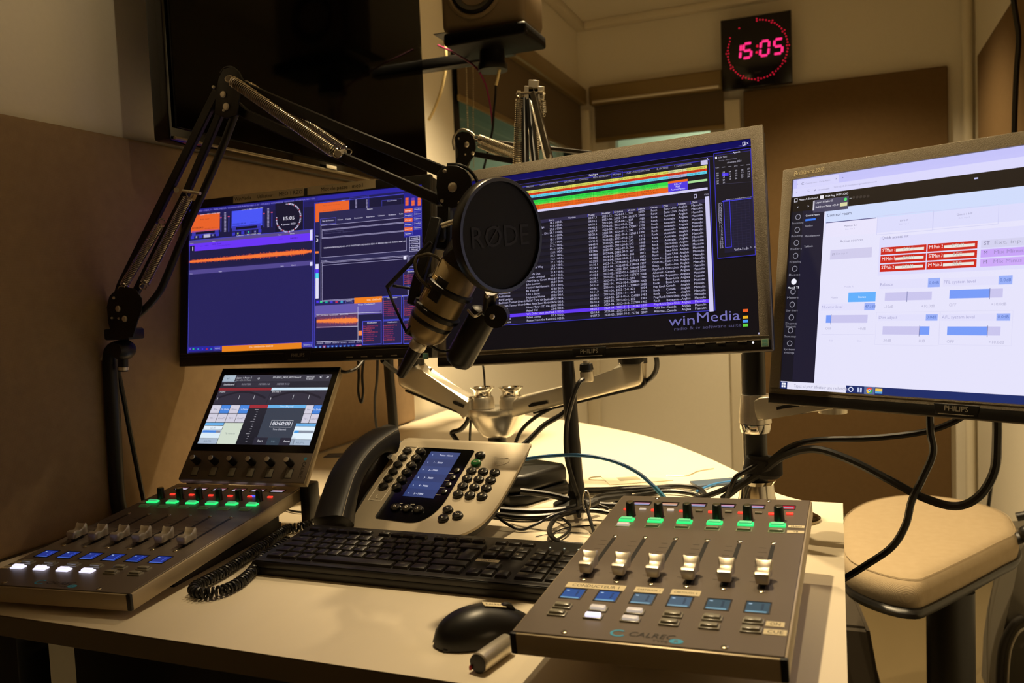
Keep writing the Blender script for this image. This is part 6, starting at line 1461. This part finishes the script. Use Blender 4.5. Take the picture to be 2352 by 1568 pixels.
# behind and below the right monitor
cable('monitor_cable', 'upper thick black cable running from behind the right monitor to the pole strap', [(2245, 930, 1.20), (2195, 966, 1.20), (2120, 992, 1.21), (2000, 1006, 1.22), (1880, 1010, 1.23), (1815, 1026, 1.235), (1765, 1062, 1.238), (1735, 1088, 1.24), (1690, 1112, 1.24), (1620, 1140, 1.25), (1560, 1152, 1.26)], .0044)
cable('monitor_cable', 'thick black cable sagging in a deep loop below the right monitor', [(2290, 930, 1.17), (2290, 1010, 1.17), (2284, 1080, 1.17), (2250, 1138, 1.17), (2195, 1162, 1.18), (2120, 1142, 1.19), (2040, 1100, 1.20), (1950, 1055, 1.21), (1870, 1031, 1.22), (1800, 1047, 1.232), (1752, 1082, 1.235), (1700, 1115, 1.235), (1660, 1146, 1.24)], .0056)
cable('monitor_cable', 'black cable dropping from the right monitor across the chair seat', [(2135, 920, 1.20), (2137, 990, 1.19), (2143, 1040, 1.18), (2118, 1100, 1.18), (2094, 1150, 1.18), (2080, 1205, 1.18), (2048, 1256, 1.18), (1985, 1300, 1.20), (1930, 1334, 1.22), (1900, 1352, 1.24)], .0048)
cable('power_cable', 'short black cable leaving the strap towards the desk', [(1740, 1066, 1.235), (1712, 1082, 1.232), (1690, 1096, 1.23), (1676, 1125, 1.23), (1665, 1150, 1.24)], .0036)
# cables hanging from the screens on the left
cable('power_cable', 'thin black cable hanging straight down behind the left monitor', [(868, 800, 1.35), (866, 870, 1.36), (861, 920, 1.37), (864, 975, 1.38), (880, 1040, 1.40)], .0026)
cable('power_cable', 'black cable loop hanging just below the left monitor', [(822, 820, 1.32), (824, 860, 1.32), (823, 900, 1.32), (830, 924, 1.32), (834, 900, 1.32), (832, 860, 1.32), (836, 820, 1.32)], .0026)
cable('power_cable', 'black cable curving from the touch screen top to the left monitor', [(776, 850, 1.215), (795, 854, 1.22), (818, 846, 1.25), (835, 826, 1.28)], .0030)
cable('power_cable', 'black cable running beside the left elbow of the twin monitor arm', [(878, 828, 1.30), (900, 846, 1.34), (924, 862, 1.38)], .0042)
cable('power_cable', 'thin cable hanging beside the left pivot of the twin arm', [(1105, 820, 1.52), (1111, 850, 1.53), (1114, 900, 1.53), (1114, 950, 1.53)], .0022)
cable('power_cable', 'black cable curl drooping left of the twin arm bowl', [(1078, 944, 1.46), (1074, 966, 1.46), (1058, 986, 1.46), (1038, 993, 1.46), (1046, 1006, 1.46), (1056, 1022, 1.46)], .0048)
cable('power_cable', 'thin black cable dropping beside the twin arm bowl', [(1084, 945, 1.47), (1080, 985, 1.47), (1079, 1030, 1.47)], .0026)
cable('signal_cable', 'black cable falling from the right arm to behind the telephone, lower of two', [(1312, 930, 1.42), (1290, 952, 1.41), (1250, 976, 1.40), (1215, 1010, 1.38), (1180, 1040, 1.36)], .0052)
cable('signal_cable', 'black cable falling from the right arm to behind the telephone, upper of two', [(1270, 936, 1.43), (1230, 958, 1.42), (1200, 985, 1.41), (1185, 1015, 1.40), (1180, 1035, 1.39)], .0036)
cable('microphone_cable', 'black cable wrapped down the central boom pole', [(1346, 868, 1.295), (1330, 880, 1.285), (1314, 920, 1.28), (1301, 980, 1.28), (1302, 1050, 1.28), (1318, 1110, 1.28), (1332, 1150, 1.28), (1345, 1175, 1.27)], .0040)
# heap on the desk behind the keyboard
heap = [
 ('thick cable from the power supply towards the central pole', [(1195, 1128, z_(.03)), (1260, 1136, z_(.022)), (1320, 1150, z_(.012)), (1380, 1160, z_(.008)), (1440, 1162, z_(.006))], .0055),
 ('thick cable lying across the desk left of the right console', [(1150, 1172, z_(.010)), (1220, 1176, z_(.008)), (1290, 1172, z_(.008)), (1340, 1160, z_(.010)), (1380, 1148, z_(.012)), (1450, 1140, z_(.008))], .0060),
 ('second thick cable lying in front of the power supply', [(1130, 1180, z_(.006)), (1200, 1188, z_(.006)), (1270, 1184, z_(.006)), (1330, 1170, z_(.016)), (1372, 1152, z_(.02))], .0050),
 ('long cable running from the central pole behind the right console', [(1335, 1128, z_(.006)), (1400, 1126, z_(.006)), (1480, 1122, z_(.006)), (1560, 1116, z_(.006)), (1605, 1122, z_(.006)), (1622, 1140, z_(.006))], .0045),
 ('cable bending round the foot of the central pole', [(1330, 1185, z_(.010)), (1330, 1150, z_(.02)), (1325, 1132, z_(.02)), (1340, 1124, z_(.015)), (1400, 1122, z_(.010)), (1470, 1118, z_(.008)), (1540, 1122, z_(.006))], .0034),
 ('cable arching towards the rear left corner of the right console', [(1398, 1168, z_(.006)), (1372, 1158, z_(.012)), (1364, 1146, z_(.014)), (1385, 1136, z_(.012)), (1440, 1130, z_(.010)), (1520, 1122, z_(.008))], .0030),
 ('cable coil standing up at the left edge of the right console', [(1400, 1178, z_(.012)), (1360, 1172, z_(.014)), (1310, 1176, z_(.014)), (1275, 1192, z_(.014)), (1262, 1216, z_(.012)), (1270, 1236, z_(.010)), (1295, 1248, z_(.008)), (1340, 1252, z_(.006))], .0038),
 ('thin cable loop inside the coil by the right console', [(1250, 1186, z_(.004)), (1285, 1188, z_(.008)), (1306, 1202, z_(.008)), (1310, 1212, z_(.006)), (1300, 1226, z_(.005)), (1275, 1240, z_(.004)), (1240, 1246, z_(.003)), (1200, 1244, z_(.003))], .0020),
 ('thin cable with a hook shape lying on the bright desk', [(1265, 1235, z_(.002)), (1275, 1222, z_(.002)), (1310, 1210, z_(.002)), (1370, 1206, z_(.002))], .0012),
 ('thin cable sagging from the telephone to the heap', [(1138, 1182, z_(.020)), (1160, 1200, z_(.012)), (1196, 1216, z_(.004)), (1230, 1204, z_(.010)), (1275, 1182, z_(.018)), (1330, 1166, z_(.020)), (1345, 1160, z_(.020))], .0022),
 ('black lead slanting down to the edge of the right console', [(1344, 1150, z_(.035)), (1352, 1180, z_(.022)), (1362, 1215, z_(.008)), (1368, 1230, z_(.004))], .0026),
 ('thin grey lead at the rear of the heap', [(1230, 1232, z_(.0015)), (1290, 1222, z_(.0015)), (1350, 1224, z_(.0015))], .0006),
 ('flat loop of cable behind the right console', [(1410, 1150, z_(.004)), (1460, 1138, z_(.004)), (1530, 1128, z_(.006)), (1590, 1134, z_(.006)), (1610, 1150, z_(.004)), (1560, 1158, z_(.004)), (1470, 1158, z_(.004))], .0038),
]
for s_, P, r_ in heap: cable('desk_cable', 'black '+s_ if 'thin' not in s_.split()[0] else s_.replace('thin', 'thin black', 1) if 'grey' not in s_ else s_, P, r_)
cable('desk_cable', 'thin black cable lying behind the left console by the panel', [(620, 1148, z_(.003)), (660, 1170, z_(.003)), (700, 1176, z_(.003)), (726, 1170, z_(.003))], .0018)
tw = MB(); c_ = at(1347, 1150, Y=1.20); tw.tube([c_+Vector((.006*math.cos(t), 0, .016*math.sin(t))) for t in [2*math.pi*k/14 for k in range(14)]], .0012, 6, spline=False, closed=True)
o = tw.build('cable_ring', M_alub); tag(o, 'small bright wire ring around the cable heap at the central pole', 'ring')
boom_lead = cable('microphone_cable', 'black cable slanting from the left boom swivel down behind the left console', [(275, 850, 1.045), (268, 835, 1.04), (275, 870, 1.045), (285, 920, 1.05), (300, 1000, 1.06), (318, 1090, 1.07), (330, 1150, 1.08)], .0040)
# by the television and speaker
cable('aerial_cable', 'cream cable hanging beside the television', [(1021, 88, 2.05), (1024, 120, 2.05), (1023, 160, 2.06), (1014, 205, 2.07), (1000, 245, 2.08), (985, 275, 2.1)], .0044, M_whitec)
cable('audio_cable', 'thin pink cable looping below the loudspeaker', [(1006, 104, 2.0), (1024, 112, 1.98), (1045, 122, 1.95), (1090, 152, 1.9), (1112, 186, 1.9), (1122, 220, 1.9), (1128, 255, 1.9), (1132, 290, 1.9)], .0024, M_pinkc)
cable('audio_cable', 'cream and black plug lead hanging below the loudspeaker swivel', [(1147, 160, 1.9), (1144, 175, 1.9), (1139, 196, 1.9)], .0040, M_whitec)
cable('audio_cable', 'dark lead continuing below the cream plug', [(1139, 196, 1.9), (1138, 222, 1.9), (1134, 260, 1.9), (1131, 300, 1.9), (1120, 350, 1.9), (1108, 400, 1.9)], .0030)
cable('wall_cable', 'black cable hanging on the right wall above the right monitor', [(2325, -20, 2.6), (2334, 40, 2.6), (2340, 90, 2.6), (2334, 180, 2.6), (2330, 300, 2.6), (2330, 420, 2.6)], .0070)
cable('wall_cable', 'black cable hanging behind the chair to the floor', [(2287, 900, 2.6), (2286, 970, 2.6), (2272, 1150, 2.6), (2240, 1310, 2.6), (2205, 1430, 2.5), (2160, 1560, 2.4)], .0052)
# papers and a small card on the bright rear desk
pt = at(1460, 1098, z=0); Mpp = Matrix.Translation((pt.x, pt.y, DZ+.0002)) @ Matrix.Rotation(.5, 4, 'Z')
nb = thing('lanyard_badge', 'pale badge with a thin dark lead lying on the bright rear desk', 'badge', Mpp)
MB().box((-.060, -.040, 0), (.060, .040, .0012), .0004).build('card', mat('pale_card', 'e4dcc4', .4), nb, local=True)
MB().box((-.035, -.018, .0012), (.005, .010, .0015)).build('photo_patch', mat('grey_patch', 'a09880', .5), nb, local=True)
MB().tube([(-.060, .0, .001), (-.085, .012, .001), (-.080, .028, .001), (-.060, .030, .001)], .0011, 6).build('lead', M_alub, nb, local=True)
MB().tube([(.060, .0, .001), (.095, -.012, .001), (.130, .018, .001), (.165, .030, .001)], .0011, 6).build('lead', M_alub, nb, local=True)
pt = at(778, 1046, z=0); Mpp = Matrix.Translation((pt.x, pt.y, DZ+.0002)) @ Matrix.Rotation(.3, 4, 'Z')
cdn = MB(Mpp).box((-.03, -.022, 0), (.03, .022, .0015), .0004).build('small_card', mat('blue_card', '5c6474', .4)); tag(cdn, 'small blue-grey card lying on the desk behind the handset', 'card')
pt = at(1648, 1110, z=0); Mpp = Matrix.Translation((pt.x, pt.y, DZ+.0002)) @ Matrix.Rotation(.55, 4, 'Z')
cdn = MB(Mpp).box((-.045, -.02, 0), (.045, .02, .004), .0008).build('booklet', mat('blue_booklet', '48586c', .4)); tag(cdn, 'thin blue booklet lying left of the single monitor arm foot', 'booklet')

# ================================================================== chair, box and bag on the right
sc_ = Vector((.19, 2.12, 0)); zs = -.235
chx = thing('stool_chair', 'beige cushioned chair with a black shell and black column on the right', 'chair', Vector((.21, 2.1, 0)))
seat_px = [(1936, 1185), (1965, 1160), (2010, 1143), (2090, 1132), (2170, 1138), (2240, 1150), (2290, 1165), (2318, 1180), (2332, 1200), (2335, 1222), (2300, 1240), (2210, 1285), (2135, 1320), (2100, 1330), (2040, 1322), (1975, 1300), (1940, 1275), (1928, 1230)]
zt_ = -.215
P = [at(x_, y_, z=zt_) for x_, y_ in seat_px]
# regularise depth: the far side is limited
cxs = sum(p.x for p in P)/len(P); cys = sum(p.y for p in P)/len(P)
Pn = crom([Vector((p.x, p.y, 0)) for p in P], 3, True)
c0 = Vector((cxs, cys, 0))
mb = MB(); n_ = len(Pn); V_ = []; lay = [(1.0, -.058), (1.015, -.045), (1.02, -.028), (1.005, -.012), (.955, -.002), (.86, .004), (.6, .003), (.3, .001)]
for s_, dz in lay:
    for p in Pn: V_.append(Vector((c0.x+(p.x-c0.x)*s_, c0.y+(p.y-c0.y)*s_, zt_+DZ+dz)))
V_.append(Vector((c0.x, c0.y, zt_+DZ)))
F_ = [tuple(reversed(range(n_)))]
for j in range(len(lay)-1):
    for k in range(n_): F_.append((j*n_+k, j*n_+(k+1) % n_, (j+1)*n_+(k+1) % n_, (j+1)*n_+k))
for k in range(n_): F_.append(((len(lay)-1)*n_+k, (len(lay)-1)*n_+(k+1) % n_, len(lay)*n_))
mb._add(V_, F_); mb.build('seat_cushion', M_cushion, chx, ang=60)
MB().tube([Vector((c0.x+(p.x-c0.x)*.975, c0.y+(p.y-c0.y)*.975, zt_+DZ-.0030)) for p in Pn], .0008, 6, spline=False, closed=True).build('piping', M_cushion, chx)
mb = MB(); V_ = []; lay = [(.35, -.120), (.80, -.095), (1.0, -.078), (1.05, -.062), (1.04, -.056), (.98, -.056)]
for s_, dz in lay:
    for p in Pn: V_.append(Vector((c0.x+(p.x-c0.x)*s_, c0.y+(p.y-c0.y)*s_, zt_+DZ+dz)))
F_ = [tuple(reversed(range(n_))), tuple(range((len(lay)-1)*n_, len(lay)*n_))]
for j in range(len(lay)-1):
    for k in range(n_): F_.append((j*n_+k, j*n_+(k+1) % n_, (j+1)*n_+(k+1) % n_, (j+1)*n_+k))
mb._add(V_, F_); mb.build('seat_shell', M_blackp, chx, ang=60)
cb = at(2178, 1340, Y=cys-.02); 
mb = MB(); mb.lathe([(.060, .006), (.060, .02), (.050, .08), (.050, cb.z-.02)], 26, Matrix.Translation((cb.x+.006, cys, 0)), sx=1.0, sy=.8); mb.build('column', M_blackp, chx)
MB().lathe([(.20, 0), (.20, .010), (.10, .02), (.055, .03)], 40, Matrix.Translation((cb.x+.006, cys, 0))).build('floor_plate', M_blackm, chx)
a0 = at(2325, 1240, Y=cys+.02); 
MB().tube([a0+Vector((-.04, 0, -.02)), a0+Vector((.02, .0, .01)), at(2352, 1222, Y=cys), at(2400, 1200, Y=cys), at(2410, 1100, Y=cys)], .014, 10, flat=.6).build('arm_support', M_blackp, chx)
MB().tube([at(2335, 1187, Y=cys+.1), at(2360, 1182, Y=cys+.1), at(2400, 1170, Y=cys+.1)], .010, 10).build('backrest_link', M_blackp, chx)
lp = at(2278, 1296, Y=cys); MB().box((lp.x-.035, cys-.03, lp.z-.008), (lp.x+.03, cys+.02, lp.z+.012), .005).build('height_lever', M_blackp, chx)
bx = thing('floor_box', 'dark grey sloped box standing on the floor under the desk edge', 'box', Vector((-.05, 2.2, 0)))
mb = MB(); q = [at(1998, 1443, Y=2.1), at(2026, 1600, Y=2.1)]; xr, zt2 = q[0].x, q[0].z
sl = (q[1].x-q[0].x)/(q[0].z-q[1].z)
xb_ = xr+sl*zt2
mb._add([(-.25, 2.1, 0), (xb_, 2.1, 0), (xb_, 2.40, 0), (-.25, 2.40, 0), (-.22, 2.1, zt2), (xr, 2.1, zt2), (xr-.03, 2.34, zt2), (-.22, 2.34, zt2)], [(3, 2, 1, 0), (4, 5, 6, 7), (0, 1, 5, 4), (1, 2, 6, 5), (2, 3, 7, 6), (3, 0, 4, 7)])
bmesh.ops.bevel(mb.bm, geom=mb.bm.edges[:], offset=.01, segments=3, affect='EDGES'); mb.build('carcass', mat('charcoal_felt', '3a3226', .8, bump=.2, scale=500), bx)
MB().box((-.20, 2.094, .05), (xr-.06, 2.1, zt2-.06), .002).build('front_panel', M_blackp, bx)
# grey bag leaning at the right wall
bg = thing('backpack', 'dark grey bag leaning against the right wall behind the chair', 'bag', Vector((.44, 2.45, 0)))
Yg = 2.42
outl = [(2350, 1250), (2345, 1262), (2330, 1340), (2318, 1390), (2300, 1470), (2290, 1540), (2285, 1640), (2288, 1700), (2500, 1700), (2500, 1250)]
P = [at(x_, y_, Y=Yg) for x_, y_ in outl]
Pz = [(min(p.x, XR-.03), max(p.z, .002)) for p in P]
mb = MB(Matrix(((1, 0, 0, 0), (0, 0, 1, 0), (0, 1, 0, 0), (0, 0, 0, 1)))); mb.prism(Pz, Yg, Yg+.22, .02, 3); M_bag = mat('bag_cloth', '4c463a', .8, bump=.2, scale=600); mb.build('main_body', M_bag, bg)
g = [at(x_, y_, Y=Yg-.012) for x_, y_ in ((2352, 1418), (2330, 1432), (2308, 1470), (2298, 1520), (2296, 1600))]
MB().tube([Vector((min(p.x, XR-.02), p.y, max(p.z, .02))) for p in g], .010, 10).build('strap', mat('bag_strap', '241f18', .7), bg)
g = [at(x_, y_, Y=Yg-.02) for x_, y_ in ((2358, 1440), (2338, 1455), (2322, 1490), (2316, 1540), (2314, 1600))]
MB().tube([Vector((min(p.x, XR-.02), p.y, max(p.z, .02))) for p in g], .003, 8).build('zip_line', M_alub, bg)

GROUPS = {'fader_console': 'fader consoles on the desk', 'computer_monitor': 'computer monitors above the desk', 'monitor_stand': 'metal monitor arms',
          'microphone_boom': 'spring boom arms', 'acoustic_panel': 'cloth acoustic panels', 'roller_blind': 'roller blinds', 'desk_cable': 'loose black cables on the desk',
          'monitor_cable': 'cables below the right monitor', 'power_cable': 'thin black cables behind the monitors', 'signal_cable': 'cables behind the telephone', 'network_cable': 'blue network cables',
          'audio_cable': 'cables below the loudspeaker', 'wall_cable': 'cables on the right wall', 'microphone_cable': 'microphone leads'}
for o in list(COL.objects):
    if o.parent is None and o.get('category'):
        g = GROUPS.get(o.name.split('.')[0])
        if g: o['group'] = g
